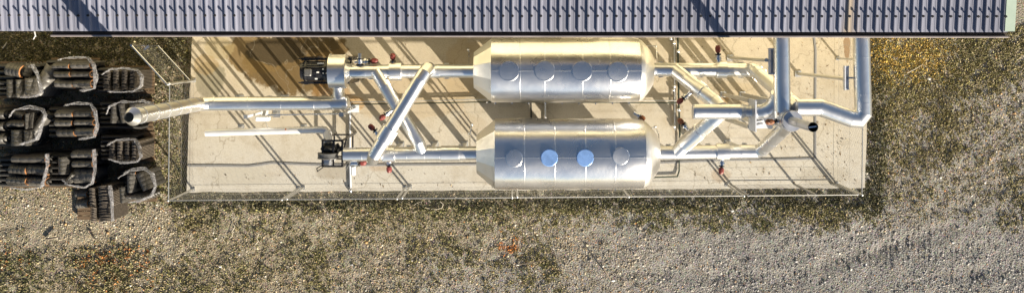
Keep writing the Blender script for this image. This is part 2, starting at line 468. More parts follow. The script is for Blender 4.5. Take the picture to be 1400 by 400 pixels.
# fasteners on the ribs
fm = MB(); fm.tube([(0, 0, -.01), (0, 0, .05)], .016, 8).tube([(0, 0, .05), (0, 0, .085)], [.032, .022], 8)
vis = [x for x in RIB if P(0, 0, EZ).x - .3 < x < XR]
first = None; rest = MB()
off = Vector(shed.location)
for i, x in enumerate(vis):
    yy = P(0, 22.2 + .7 * noise.noise((i * 1.7, 0, 0)), EZ).y - x * .0012
    pos = Vector((x - .01, yy, EZ + .052 + (yy - eave_y(x)) * SL))
    if i < 99:
        if first is None:
            first = MB().add(fm.v, fm.f).build('roof_fastener', M['boltcap']); o = first
        else:
            o = first.copy(); COL.objects.link(o)
        o.parent = shed; o.location = pos - off
    else:
        rest.add([v + pos for v in fm.v], fm.f)
if rest.v: tag(rest.build('roof_fastener', M['boltcap'], shed), kind='stuff')

# ------------------------------------------------------------------ tanks
def tank(name, label, cx0, cx1, cyl0, cyl1, cy, rpx, lids, lidr, seamx, seed, mirror):
    zc = 2.55
    d = (H - zc) / F
    r = rpx * d
    a0, b0, b1, a1 = [P(x, cy, zc).x for x in (cx0, cyl0, cyl1, cx1)]
    yc = P(0, cy, zc).y
    t = thing(name, label, 'tank', ((b0 + b1) / 2, yc, SZ))
    # shell with slight hand-fitted unevenness
    m = MB(); nx, na = 60, 72
    for i in range(nx + 1):
        x = b0 + (b1 - b0) * i / nx
        for k in range(na):
            a = 2 * math.pi * k / na
            q = Vector((x * .55 + seed * 9, math.cos(a) * 1.1, math.sin(a) * 1.1))
            rr = r * (1 + .013 * noise.noise(q) + .004 * noise.noise(q * 3.1))
            e = (x - b0) / (b1 - b0)
            if e > .82: rr *= 1 - .035 * ((e - .82) / .18) ** 2 * (1 + noise.noise((math.cos(a) * 2, math.sin(a) * 2, seed)))
            m.v.append(Vector((x, yc + math.cos(a) * rr, zc + math.sin(a) * rr)))
    for i in range(nx):
        for k in range(na):
            m.f.append([i * na + k, i * na + (k + 1) % na, (i + 1) * na + (k + 1) % na, (i + 1) * na + k]); m.sm.append(True)
    for sx in seamx:
        x = P(sx, cy, zc + r).x
        if True:
            ring = []
            for xx, dr in ((x - .014, -.004), (x - .010, .0035), (x + .010, .0035), (x + .014, -.004)):
                for k in range(48):
                    a = 2 * math.pi * k / 48
                    q = Vector((xx * .55 + seed * 9, math.cos(a) * 1.1, math.sin(a) * 1.1))
                    rr = r * (1 + .013 * noise.noise(q) + .004 * noise.noise(q * 3.1)) + dr
                    ring.append((xx, yc + math.cos(a) * rr, zc + math.sin(a) * rr))
            m.add(ring, [[j * 48 + k, j * 48 + (k + 1) % 48, (j + 1) * 48 + (k + 1) % 48, (j + 1) * 48 + k] for j in range(3) for k in range(48)], True)
    m.build('shell', M['clad'], t)
    # top seam strip
    ss = MB(); prev = None
    px_ = [b0 + (b1 - b0) * i / 40 for i in range(41)]
    v = []
    for x in px_:
        q = Vector((x * .55 + seed * 9, 0, 1.1)); rr = r * (1 + .013 * noise.noise(q) + .004 * noise.noise(q * 3.1))
        e = (x - b0) / (b1 - b0)
        if e > .82: rr *= 1 - .035 * ((e - .82) / .18) ** 2
        v += [(x, yc - .016, zc + rr - .002), (x, yc - .012, zc + rr + .009), (x, yc + .012, zc + rr + .009), (x, yc + .016, zc + rr - .002)]
    ss.add(v, [[i * 4 + k, i * 4 + k + 1, i * 4 + 5 + k, i * 4 + 4 + k] for i in range(40) for k in range(3)])
    ss.build('seam_strip', M['duct'], t)
    # faceted left end cone
    def cone(xb, xe, rb, re, nseg, wob, smooth, lab):
        c = MB(); L = 5; vs = []
        for j in range(L + 1):
            f = j / L
            for k in range(nseg):
                a = 2 * math.pi * (k + .5) / nseg
                rr = rb + (re - rb) * (f if not smooth else f ** 1.6)
                rr *= 1 + wob * noise.noise((math.cos(a) * 2.4, math.sin(a) * 2.4, f * 2 + seed * 3)) * (math.sin(f * 3.1) + .3)
                vs.append((xb + (xe - xb) * f, yc + math.cos(a) * rr, zc + math.sin(a) * rr))
        fs = [[j * nseg + k, j * nseg + (k + 1) % nseg, (j + 1) * nseg + (k + 1) % nseg, (j + 1) * nseg + k] for j in range(L) for k in range(nseg)]
        c.add(vs, fs, smooth)
        c.add(vs[L * nseg:], [list(range(nseg))])
        c.build('end_cone', M['clad_end'], t, lab)
    cone(b0, a0, r * .995, r * .56, 12, .01, False, 'folded flat-sided end cone')
    cone(b1, a1, r * .962, r * .46, 40, .05, True, 'wrinkled rounded end cone')
    # lids
    for i, (lx, ly, tilt) in enumerate(lids):
        pz = zc + r + .012
        p = P(lx, ly, pz)
        dy = p.y - yc
        sag = r - math.sqrt(max(.01, r * r - dy * dy))
        base = Vector((p.x, p.y, zc + r - sag))
        l = MB(); rad = lidr * d * (H - pz) / (H - zc)
        axis = Vector((tilt[0], tilt[1], 1)).normalized()
        l.tube([base - axis * .22, base - axis * .06], rad, 40)
        lv = []; lf = []; RN, RK = 8, 40
        for q_ in range(RN + 1):
            for k_ in range(RK):
                an = 2 * math.pi * k_ / RK; rr_ = rad * .95 * q_ / RN; ox, oy = math.cos(an) * rr_, math.sin(an) * rr_
                lv.append(base + Vector((ox, oy, .020 - (ox * tilt[0] + oy * tilt[1]) - (0 if tilt[2] else (oy * oy) / (2 * 1.15)))))
        lf = [[q_ * RK + k_, q_ * RK + (k_ + 1) % RK, (q_ + 1) * RK + (k_ + 1) % RK, (q_ + 1) * RK + k_] for q_ in range(RN) for k_ in range(RK)]
        l.add(lv, [f_[::-1] for f_ in lf], True)
        l.tube([base - axis * .22, base + axis * .002, base + axis * .010], [rad * 1.03, rad * 1.03, rad * .95], 40, (False, False))
        l.build('inspection_lid', M['skylid' if tilt[2] else 'clad'], t, 'round lid painted with a blue sky reflection' if tilt[2] else None)
    # clips along the outer edge
    for i in range(9):
        x = P(677 + i * 23 + (cx0 - 648), cy, zc).x
        a = R(-12)
        c = MB()
        q = Vector((x, yc - math.cos(a) * (r + .01), zc + math.sin(a) * r))
        c.box(q, (.05, .05, .06)).tube([q + Vector((0, -.02, 0)), q + Vector((0, -.06, .0))], .014, 8)
        c.build('clip', M['inox'], t)
    # saddles and legs
    for gx in (-38, 38):
        x = (b0 + b1) / 2 + gx * .02; s = MB()
        s.box((x, yc, (zc - r * .8 + SZ) / 2), (.92, .5, zc - r * .8 - SZ), 0, .02)
        s.box((x, yc, zc - r * .86), (.8, r * 1.1, .10)); s.box((x, yc, SZ + .03), (1.1, .8, .05), 0, .01)
        s.build('pedestal', M['steel'], t)
    return t
tank('insulated_tank', 'silver clad tank nearest the shed roof with four dull grey round lids', 648, 892, 672, 872, 95.7, 44.5,
     [(696, 97, (.03, -.02, 0)), (745, 97, (.05, -.03, 0)), (796, 97, (.04, -.02, 0)), (845, 98, (.06, -.05, 0))], 14, (711, 745, 797, 835), 1.3, 0)
tank('insulated_tank', 'silver clad tank nearest the front fence with two round lids painted sky-reflection blue', 652, 900, 677, 878, 210, 48,
     [(703, 216.5, (.03, -.08, 0)), (751, 215.5, (0, .0, 1)), (800, 215.5, (.004, .004, 1)), (849, 213.5, (.05, -.09, 0))], 11.6, (717, 759, 801, 842), 4.7, 1)

# ------------------------------------------------------------------ ducts
G_D = 'silver ducts of the plant'
def seam_run(m, a, b, r, px_list, z):
    a, b = Vector(a), Vector(b)
    for x in px_list:
        q = P(x, 0, z); f = (q.x - a.x) / (b.x - a.x)
        m.ring(a.lerp(b, f), b - a, r)
ZD = 2.4
def pxr(px, z): return px * (H - z) / F

# left: exhaust duct and its stack
ZL = 2.1
t = thing('exhaust_duct', 'long silver exhaust duct turning up at its left end into a tall stack', 'duct', P(380, 141, SZ))
a, b = P(474, 140.5, ZL), P(268, 142, ZL); r = pxr(9.5, ZL)
m = MB(); el = P(272, 142, ZL)
m.tube([a, el + Vector((.25, 0, 0)), el + Vector((.07, 0, .08)), el + Vector((0, 0, .28))], r, 36, (True, False))
for x in (455, 430, 385, 340, 294): m.ring(P(x, 141, ZL), (1, 0, 0), r)
m.ball(a + Vector((0, 0, 0)), r * .98, (.45, 1, 1), 20, 12)
m.build('horizontal_run', M['duct'], t)
m = MB(); ZT = 6.55
bx = el + Vector((0, 0, .28)); tx = Vector((el.x, el.y, ZT))
m.tube([bx, tx], r * .99, 36, (False, False))
m.seams(bx, tx, r, (.02, .2, .38, .56, .74, .92))
m.build('stack', M['duct'], t)
m = MB()
m.tube([tx + Vector((0, 0, 0)), tx + Vector((-.01, 0, .03)), tx + Vector((-.02, 0, .24))], [r * 1.12, r * 1.12, r * .60], 36, (False, False))
m.tube([tx + Vector((-.02, 0, .235)), tx + Vector((-.02, 0, -.3))], [r * .59, r * .55], 30, (False, False))
m.build('stack_nozzle', M['duct'], t)
m = MB(); m.tube([tx + Vector((-.02, 0, -.28)), tx + Vector((-.02, 0, -.30))], r * .57, 24)
m.build('throat_shade', M['black'], t)  # black disc put in for the dark hollow of the stack
for px in (300, 366, 440):
    s = MB(); q = P(px, 141, ZL)
    s.box((q.x, q.y, (ZL - r + SZ) / 2), (.07, .07, ZL - r - SZ)); s.box((q.x, q.y, SZ + .01), (.22, .22, .014))
    s.box((q.x, q.y, ZL - r - .02), (.1, .36, .05))
    s.build('support_post', M['steel'], t)

# left process lines (fan to tank)
def line(name, label, x0, x1, y, z, rp, collars, seams, posts, y2=None, sleeve=None):
    t = thing(name, label, 'duct', P((x0 + x1) / 2, y, SZ), None)
    a, b = P(x0, y, z), P(x1, y2 if y2 else y, z); r = pxr(rp, z)
    m = MB(); m.tube([a, b], r, 36)
    seam_run(m, a, b, r, seams, z)
    m.build('pipe', M['duct'], t)
    for c0, c1, k in collars:
        f0 = (P(c0, y, z).x - a.x) / (b.x - a.x); f1 = (P(c1, y, z).x - a.x) / (b.x - a.x)
        c = MB(); c.tube([a.lerp(b, f0), a.lerp(b, f1)], r * k, 36)
        c.build('collar', M['duct'], t)
    for px in posts:
        f = (P(px, y, z).x - a.x) / (b.x - a.x); q = a.lerp(b, f)
        s = MB(); s.box((q.x, q.y, (z - r + SZ) / 2), (.12, .12, z - r - SZ)); s.box((q.x, q.y, SZ + .01), (.18, .18, .014))
        s.box((q.x, q.y, z - r - .02), (.12, .4, .05))
        s.build('support_post', M['steel'], t)
    return t
line('process_duct', 'straight silver duct from the black-motor fan to the shed-side tank', 474, 650, 98, ZD, 9.2,
     [(533, 549, 1.38), (597, 601, 1.05), (629, 650, .93)], (500, 517, 560, 601, 620), (505, 610), 97)
line('process_duct', 'straight silver duct from the open black fan frame to the fence-side tank', 470, 654, 211, ZD, 9.4,
     [(524, 540, 1.28), (603, 628, 1.12), (629, 654, .96)], (495, 513, 556, 580, 601), (535, 557, 586, 630), 209)
line('process_duct', 'silver duct leaving the right end of the tank nearest the shed', 890, 1028, 95, ZD, 9.2,
     [(979, 993, 1.22), (890, 912, .95)], (912, 956, 1010), (905, 960, 1015), 96)
line('process_duct', 'silver duct leaving the right end of the tank nearest the front fence', 898, 1036, 209, ZD, 9.6,
     [(979, 996, 1.24), (898, 922, .95)], (922, 950, 1012), (915, 970, 1020), 207)

# crossing ducts on the left
t = thing('crossover_duct', 'silver crossover duct passing underneath the other, upper left to lower right', 'duct', P(545, 150, SZ))
zA = 2.55; r = pxr(8.6, zA); m = MB()
p = [P(514, 98, ZD + .05), P(526, 118, zA), P(572, 194, zA), P(577, 207, ZD + .02)]
m.tube(p, r, 36); m.seams(p[1], p[2], r, (.02, .3, .72, .98)); m.build('pipe', M['duct'], t)
m = MB(); m.ball(p[2].lerp(p[3], .5), r * 1.02, (1, 1, 1), 20, 12); m.build('elbow', M['duct'], t)
t = thing('crossover_duct', 'bright silver crossover duct bridging on top, upper right to lower left', 'duct', P(545, 155, SZ))
zB = 3.3; r = pxr(9.4, zB); m = MB()
hi, lo = P(583, 95, zB), P(509, 217, zB); dd = (lo - hi).normalized()
m.tube([hi + Vector((0, 0, -.75)), hi + Vector((0, 0, -.22)), hi + dd * .12 + Vector((0, 0, -.05)), hi + dd * .3, lo - dd * .3, lo - dd * .12 + Vector((0, 0, -.05)), lo + Vector((0, 0, -.22)), lo + Vector((0, 0, -.8))], r, 36)
m.seams(hi, lo, r, (.12, .27, .42, .68, .83)); m.build('pipe', M['duct'], t)
m = MB(); m.tube([hi.lerp(lo, .66), hi.lerp(lo, .80)], r * 1.28, 36); m.build('collar', M['duct'], t)

# right manifold: risers up to a raised header, platform and ducts to the shed
ZH = 3.45
t = thing('riser_duct', 'silver riser slanting from the shed-side line down-right to the raised header', 'duct', P(950, 118, SZ))
r = pxr(10, 2.9); m = MB(); p = [P(922, 95, ZD), P(938, 108, 2.6), P(976, 138, 3.2), P(984, 147, 3.35)]
m.tube(p, r, 36); m.seams(p[1], p[2], r, (.0, .45, .55, 1.)); m.build('pipe', M['duct'], t)
m = MB(); m.tube([p[1].lerp(p[2], .38), p[1].lerp(p[2], .62)], r * 1.12, 36); m.build('collar', M['duct'], t)
t = thing('riser_duct', 'silver riser slanting from the fence-side line up-right to the raised header', 'duct', P(950, 185, SZ))
m = MB(); p = [P(924, 209, ZD), P(940, 193, 2.6), P(975, 164, 3.2), P(985, 155, 3.35)]
m.tube(p, r, 36); m.seams(p[1], p[2], r, (.0, .4, .6, 1.)); m.build('pipe', M['duct'], t)
m = MB(); m.tube([p[0].lerp(p[1], .75), p[1].lerp(p[2], .5)], r * 1.12, 36); m.build('collar', M['duct'], t)

t = thing('header_duct', 'short raised silver header with a capped left end, joining both slanting risers', 'duct', P(985, 152, SZ))
r = pxr(10.2, ZH); m = MB(); a, b = P(949, 152.5, ZH), P(1012, 152.5, ZH)
m.tube([a, b], r, 36); m.seams(a, b, r, (.03, .75, .97)); m.build('pipe', M['duct'], t)
m = MB(); m.tube([b, P(1019, 152.5, ZH), P(1024, 152.5, ZH), P(1030, 152.5, ZH)], [r * 1.04, r * .74, r * .74, r * 1.0], 30); m.build('reducer', M['galv'], t)
m = MB(); m.tube([a + Vector((.0, 0, 0)), a + Vector((-.035, 0, 0))], [r * 1.01, r * .93], 36); m.build('end_cap', M['galv'], t)

# raised fan platform
ZP = 3.6
t = thing('fan_platform', 'pale grey raised platform on four posts carrying a curved elbow', 'platform', P(1015, 145, SZ))
q0, q1 = P(1028, 137, ZP), P(1061, 177, ZP)
m = MB(); m.box(((q0.x + q1.x) / 2, (q0.y + q1.y) / 2, ZP - .35), (abs(q1.x - q0.x), abs(q0.y - q1.y), .03)); m.build('deck', M['lightgrey'], t)
m = MB(); m.box((q0.x + .02, (q0.y + q1.y) / 2, ZP), (.03, abs(q0.y - q1.y) + .06, .66)); m.build('flange_plate', M['lightgrey'], t)
for yy in (q0.y - .12, (q0.y + q1.y) / 2 - .16, q1.y + .1):
    m = MB(); m.add([(q0.x + .03, yy - .01, ZP - .33), (q0.x + .36, yy - .01, ZP - .33), (q0.x + .03, yy - .01, ZP + .28),
           (q0.x + .03, yy + .01, ZP - .33), (q0.x + .36, yy + .01, ZP - .33), (q0.x + .03, yy + .01, ZP + .28)],
          [[0, 1, 2], [5, 4, 3], [0, 3, 4, 1], [1, 4, 5, 2], [2, 5, 3, 0]])
    m.build('gusset', M['lightgrey'], t)
for (x, y) in ((q0.x + .03, q0.y - .03), (q1.x - .03, q0.y - .03), (q0.x + .03, q1.y + .03), (q1.x - .03, q1.y + .03)):
    m = MB(); m.box((x, y, (ZP - .37 + SZ) / 2), (.09, .09, ZP - .37 - SZ)); m.box((x, y, SZ + .01), (.16, .16, .016))
    m.build('post', M['steel'], t)
m = MB(); zz = 3.75; r = pxr(10, zz)
A = P(1030, 153, zz); C_ = P(1064, 128, 4.1); rad = .55
arc = [A]
cen = Vector((A.x + .12, A.y, zz))
for k in range(6):
    a = math.pi / 2 * k / 5
    arc.append(Vector((A.x + .1 + (C_.x - A.x - .1) * math.sin(a), A.y + (C_.y - A.y) * (1 - math.cos(a)), zz + (4.1 - zz) * k / 5)))
m.tube(arc, r, 32); m.build('elbow', M['galv'], t)

def shed_duct(name, label, px, pxtop, yend, z, rp, rest, seams, headx, heady, base, armx):
    t = thing(name, label, 'duct', P(px, 100, SZ))
    r = pxr(rp, z); m = MB()
    top = P(pxtop, 0, z); top = Vector((top.x, 1.25, z)); end = P(px, yend, z)
    pts = [top, end] + rest
    m.tube(pts, r, 36, (True, True))
    for s in seams:
        q = P(px, s, z); f = (q.y - top.y) / (end.y - top.y); m.ring(top.lerp(end, f), (0, 1, 0), r, .018, .006)
    m.build('pipe', M['duct'], t)
    return t
Z2 = 4.2
t = shed_duct('shed_duct', 'silver duct from under the roof ending at the raised platform', 1069.5, 1067.5, 150, Z2, 11.2,
              [P(1069.5, 155, Z2 - .05), P(1069.5, 160, Z2 - .35)], (78, 128), 0, 0, 0, 0)
t = shed_duct('shed_duct', 'silver duct from under the roof with an angled elbow at the slab edge', 1180, 1175.5, 155, Z2, 11.6,
              [P(1174, 163, Z2), P(1163, 162, Z2), P(1127, 149, Z2), P(1121, 147, Z2), P(1088, 147, Z2)], (78, 128, 141), 0, 0, 0, 0)
r = pxr(11, Z2)
for (x, y, d) in ((1123, 147.7, (1, .1, 0)), (1094, 147, (1, 0, 0))):
    m = MB(); m.ring(P(x, y, Z2), d, r * .98, .07, .012); m.build('clamp', M['galv'], t)

# riser bends on the far right
t = thing('bend_duct', 'silver bend rising from the end of the shed-side line under the vertical shed duct', 'duct', P(1050, 115, SZ))
r = pxr(9.4, 2.2); m = MB(); p = [P(1027, 95.7, ZD), P(1034, 98, ZD + .1), P(1082, 139, 3.9), P(1090, 146, 4.1)]
m.tube(p, r, 36); m.seams(p[1], p[2], r, (.0, .12, .98)); m.build('pipe', M['duct'], t)
t = thing('bend_duct', 'silver bend rising from the end of the fence-side line towards the thin stack', 'duct', P(1050, 195, SZ))
m = MB(); p = [P(1035, 207, ZD), P(1042, 204, ZD + .1), P(1070, 178, 3.4), P(1080, 168, 4.0)]
m.tube(p, r, 36); m.seams(p[1], p[2], r, (.0, .12, .5)); m.build('pipe', M['duct'], t)

# thin stack
t = thing('exhaust_stack', 'thin silver stack with open dark mouth standing on a round drum right of the platform', 'chimney', P(1085, 165, SZ))
zd = 4.75
c = P(1084, 165.5, zd); r = pxr(14, zd)
m = MB(); m.tube([(c.x, c.y, zd - 1.05), (c.x, c.y, zd - .06), (c.x, c.y, zd)], [r, r, r * .97], 40); m.ring((c.x, c.y, zd - .1), (0, 0, 1), r, .03, .012); m.build('drum', M['galv'], t)
rs = pxr(6.7, 6.4)
m = MB(); m.tube([(c.x - .03, c.y, zd - .02), (c.x - .03, c.y, 6.42)], rs, 32, (True, False))
m.ring((c.x - .03, c.y, 6.40), (0, 0, 1), rs, .03, .008, 28, False); m.ring((c.x - .03, c.y, 5.5), (0, 0, 1), rs, .02, .006); m.build('stack_pipe', M['galv'], t)
m = MB(); m.tube([(c.x - .03, c.y, 6.415), (c.x - .03, c.y, 5.8)], rs * .95, 24, (False, True)); m.build('stack_throat_shade', M['dark'], t)  # dark lining paints in the shade inside the mouth
m = MB(); m.box((c.x - .03, c.y, 6.36), (rs * 1.85, .03, .02), .15); m.build('mouth_bar', M['inox'], t)
for a in (0.5, 2.6, 4.7):
    m = MB(); m.bar((c.x + math.cos(a) * r * .8, c.y + math.sin(a) * r * .8, SZ), (c.x + math.cos(a) * r * .8, c.y + math.sin(a) * r * .8, zd - 1.0), .07); m.build('leg', M['steel'], t)

# T posts carrying the shed ducts
def tpost(label, bx, by, hx, hy0, hy1, armpx):
    b = P(bx, by, SZ); t = thing('pipe_support', label, 'pipe support', b, 'pipe supports under the shed ducts')
    top = 4.15
    m = MB(); m.tube([(b.x, b.y, SZ), (b.x, b.y, top)], .045, 12).box((b.x, b.y, SZ + .012), (.17, .17, .02)).build('post', M['steel'], t)
    ya, yb = P(0, hy0, top).y, P(0, hy1, top).y; x = P(hx, 0, top).x
    m = MB()
    m.box((x - .04, (ya + yb) / 2, top), (.025, abs(ya - yb), .12)); m.box((x + .04, (ya + yb) / 2, top - .05), (.07, abs(ya - yb), .02))
    m.box((x, ya - .02, top), (.11, .03, .1)); m.box((x, yb + .02, top), (.11, .03, .1))
    m.bar((b.x, b.y, top - .06), (x, (ya + yb) / 2, top - .06), .05)
    m.build('head', M['lightgrey'], t)
    m = MB(); yy = (ya + yb) / 2
    m.bar((x, yy, top - .02), (P(armpx, 0, top).x, yy, top - .02), .04); m.build('arm', M['steel'], t)
tpost('grey pipe support with a square head left of the duct that ends at the platform', 998, 79, 1054, 66, 102, 1066)
tpost('grey pipe support with a square head left of the duct at the slab edge', 1091, 101, 1157, 90, 123, 1172)

# ------------------------------------------------------------------ fans
zf = 2.35
t = thing('centrifugal_fan', 'silver scroll fan with a large black motor, beside the long exhaust duct', 'fan', P(452, 97, SZ))
x0, x1 = P(451, 0, zf).x, P(474, 0, zf).x; yc = P(0, 97, zf).y; rf_ = pxr(22.5, zf)
m = MB(); nn = 40
for x in (x0, x1):
    for k in range(nn):
        a = 2 * math.pi * k / nn
        rr = rf_ * (1.0 + .06 * math.sin(a * .5))
        m.v.append(Vector((x, yc + math.cos(a) * rr * (1.0), zf + math.sin(a) * rr)))
m.f += [[k, (k + 1) % nn, nn + (k + 1) % nn, nn + k] for k in range(nn)]; m.sm += [True] * nn
m.add(m.v[:nn], [list(range(nn))[::-1]]); m.add(m.v[nn:2 * nn], [list(range(nn))])
m.ring((x0 + .02, yc, zf), (1, 0, 0), rf_ * 1.02, .03, .012); m.ring((x1 - .02, yc, zf), (1, 0, 0), rf_ * 1.02, .03, .012)
m.tube([(x1, yc, zf), (x1 + .12, yc, zf)], [rf_ * .75, .2], 32)
m.build('housing', M['clad'], t)
m = MB(); p0 = P(463, 112, 2.0); p1 = P(463, 137, ZL)
m.tube([p0, p1], pxr(8, 2), 32); m.ring(p1.lerp(p0, .3), p1 - p0, pxr(8, 2), .03, .01); m.build('outlet', M['duct'], t)
mo = MB(); mx0, mx1 = P(413, 0, zf).x, P(450, 0, zf).x; rm = pxr(13, zf)
mo.tube([(mx0 - .02, yc, zf), (mx0 + .1, yc, zf), (mx1, yc, zf)], [rm * .86, rm, rm], 36)
for k in range(26):
    a = 2 * math.pi * k / 26
    mo.box((mx0 + .3, yc + math.cos(a) * rm, zf + math.sin(a) * rm), (.5, .018, .018))
mo.ring((mx0 + .12, yc, zf), (1, 0, 0), rm, .04, .02); mo.ring((mx1 - .06, yc, zf), (1, 0, 0), rm, .05, .03)
mo = mo.build('motor', M['black'], t)
m = MB(); m.box((mx0 + .20, yc - .03, zf + rm + .04), (.18, .18, .1), 0, .02); m.build('terminal_box', M['drumgrey'], mo)
m = MB()
for dx, dy in ((.44, .02), (.62, .0), (.40, -.14), (.58, .10)): m.box((mx0 + dx, yc + dy - .05, zf + rm * .98 + .01), (.06 if dy else .12, .035, .02))
m.box((mx0 + .5, yc + .19, zf + rm * .78), (.16, .03, .03)); m.build('name_plate', M['whitebox'], mo)
for s in (-1, 1):
    m = MB(); yy = yc + s * (rm + .06)
    m.box(((mx0 + x1) / 2, yy, zf - .16), (x1 - mx0 + .1, .06, .10)); m.box((mx0 + .06, yy, (zf - .2 + SZ) / 2), (.1, .1, zf - .2 - SZ)); m.box((x1 - .06, yy, (zf - .2 + SZ) / 2), (.1, .1, zf - .2 - SZ))
    m.bar((mx0 - .12, yy, zf - .14), (mx0 + .2, yy, zf - .14), .03)
    m.build('frame_rail', M['black'], t)

t = thing('belt_fan', 'small black fan with round grey drum in an open square frame', 'fan', P(453, 209, SZ))
zt = 2.2
m = MB()
c4 = [P(441, 192, zt), P(468, 192, zt), P(468, 227, zt), P(441, 227, zt)]
for i in range(4):
    m.bar(c4[i], c4[(i + 1) % 4], .045); m.bar(c4[i], (c4[i].x, c4[i].y, SZ), .045)
    m.bar((c4[i].x, c4[i].y, SZ + .35), (c4[(i + 1) % 4].x, c4[(i + 1) % 4].y, SZ + .35), .04)
m.bar(c4[0].lerp(c4[1], .55), c4[3].lerp(c4[2], .55), .04); m.bar(c4[0].lerp(c4[3], .62), c4[1].lerp(c4[2], .62), .04)
q = P(474, 188, 1.75); m.bar(c4[1], q, .04); m.bar(q, (q.x, q.y, SZ), .04); m.bar((q.x, q.y, 1.75), P(470, 205, 1.75), .04)
m.build('frame', M['black'], t)
m = MB(); a, b = P(448.5, 208.5, 2.07), P(448.5, 216.5, 2.07); r = .27
m.tube([a, a.lerp(b, .12), a.lerp(b, .2), a.lerp(b, .8), a.lerp(b, .88), b], [r * .96, r, r * .95, r * .95, r, r * .96], 40); m.build('drum', M['drumgrey'], t)
m = MB(); a, b = P(449, 195, 2.05), P(449, 208, 2.05)
m.tube([a, b], .11, 20).ball(P(449, 203, 2.07), .17, (1.2, .7, 1)).box(P(460, 203, 1.95), (.2, .22, .14), .5).bar(P(456, 214, 1.95), P(468, 200, 2.05), .07).build('impeller_housing', M['dark'], t)
m = MB(); a, b = P(449, 217, 2.00), P(449, 226, 2.00)
m.tube([a, b], .115, 24).box(P(446, 221, 2.13), (.14, .1, .07)); mm = m.build('motor', M['galv'], t)
m = MB(); m.box(P(447, 223, 2.15), (.12, .05, .05)).bar(P(455, 222, 2.05), P(461, 213, 2.05), .035); m.build('cover', M['whitebox'], mm)
m = MB(); pts = [P(441, 229, 1.75), P(434, 234, 1.65), P(433, 230, 1.65), P(438, 227, 1.75), P(445, 224, 1.95)]
m.tube(pts, .012, 8); m.build('power_lead', M['dark'], t)

# white drain pipe
t = thing('vent_pipe', 'thin white pipe left of the black fan frame, elbowed at its right end', 'pipe', P(360, 181, SZ))
zw = 1.6; r = pxr(4.8, zw); m = MB()
p = [P(281, 181.5, zw), P(438, 177, zw), P(444, 177.5, zw), P(447.5, 181, zw), P(448.5, 197, zw + .2)]
m.tube(p, r, 24); m.ring(P(441, 177.2, zw), (1, 0, 0), r, .04, .01, 20); m.build('pipe', M['whitealu'], t)
m = MB(); m.tube([P(447.6, 182, zw), P(448.5, 197, zw + .3)], r * 1.25, 24); m.ring(P(448, 186, zw + .1), (0, 1, 0), r * 1.2, .03, .01); m.build('sleeve', M['whitebox'], t)
m = MB(); m.tube([P(390.5, 176.5, zw + r), P(390.5, 176.5, zw + r + .05)], .025, 10); m.build('plug', M['rustcap'], t)
for px in (310, 400):
    m = MB(); q = P(px, 180, zw); m.box((q.x, q.y, (zw - r + SZ) / 2), (.05, .05, zw - r - SZ)).box((q.x, q.y, SZ + .008), (.16, .16, .012)); m.build('foot', M['steel'], t)

# junction box with its stand and cable run
t = thing('junction_box', 'white junction box on a short stand between the exhaust duct and the thin white pipe', 'box', P(359, 160, SZ))
zb = 1.7; q = P(359.5, 162, zb)
m = MB(); m.box(q, (.33, .12, .3), 0, .02); m.build('case', M['whitebox'], t)
m = MB(); m.box((q.x, q.y + .02, (zb - .15 + SZ) / 2), (.05, .05, zb - .15 - SZ)).box((q.x, q.y + .02, SZ + .01), (.2, .2, .014)).bar(P(365, 143, 1.9), P(360, 158, 1.3), .07, .03); m.build('stand', M['steel'], t)
m = MB(); m.tube([P(361, 164, 1.1), P(364, 169, 1.4), P(368, 177, 1.65)], .012, 8); m.build('lead', M['whitebox'], t)
def pole(label, bx, by, h, name='cable_post'):
    b = P(bx, by, SZ); t = thing(name, label, 'post', b, 'cable posts')
    MB().bar((b.x, b.y, SZ), (b.x, b.y, SZ + h), .06).box((b.x, b.y, SZ + .01), (.2, .2, .014)).build('shaft', M['lightgrey'], t)
    MB().box((b.x, b.y, SZ + h), (.1, .1, .03)).build('cap', M['steel'], t)
pole('slim grey cable post behind the white junction box', 362, 152.5, 2.0)
pole('slim grey cable post near the end of the long exhaust duct', 486, 148.5, 2.3)
m = MB(); m.tube([P(366, 157, 2.1), P(415, 156.3, 2.05), P(467, 155.5, 2.35)], .014, 8)
tag(m.build('cable', M['inox']), 'thin grey cable strung below the long exhaust duct between two slim posts', 'cable')

# ------------------------------------------------------------------ valves with red caps
def valve_proto():
    pass
def valve(label, px, py, ex, ey, z, cap='red', tall=False, group='red-capped valves on the ducts'):
    """cap at (px,py), rooted on the duct at (ex,ey)"""
    a, b = P(ex, ey, z), P(px, py, z + .02); d = (b - a).normalized()
    t = thing('valve', label, 'valve', a, group)
    L = (b - a).length
    MB().tube([a - d * .1, a + d * L * .55], .05, 14).ring(a + d * L * .25, d, .05, .05, .03, 14).build('body', M['inox'], t)
    MB().tube([a + d * L * .5, a + d * L * .62], .075, 12).tube([a + d * L * .6, a + d * L * .72], .035, 10).build('flange', M['black'], t)
    m = MB(); m.tube([a + d * L * .68, a + d * L * .82, a + d * (L + .04), a + d * (L + .09)], [.04, .068, .068, .04], 8, smooth=False)
    m.box(a + d * L * .95 + Vector((0, 0, .085)), (.05, .05, .03), math.atan2(d.y, d.x)); m.build('cap', M[cap], t)
    return t
v = valve('red-capped valve on the round collar of the shed-side duct', 537, 78, 537.5, 91, ZD)
v = valve('red-capped valve at the right end of the T-shaped silver fitting beside the black-motor fan', 512, 83.5, 496, 84, ZD)
valve('red-capped valve below the lower crossover duct, beside its crossing', 523, 160, 532, 153, 2.5)
valve('red-capped valve left of the collar of the bridging crossover duct', 508, 174, 519, 184, zB - .35)
valve('red-capped valve beside the silver fitting next to the open black fan frame', 496, 222.5, 484, 224, 2.2)
valve('red-capped valve hanging off the front of the fence-side duct, left tank side', 532, 231, 531.5, 219, ZD)
valve('red-capped valve on the collar of the shed-side duct right of the tanks', 981.5, 67, 982.5, 84, ZD)
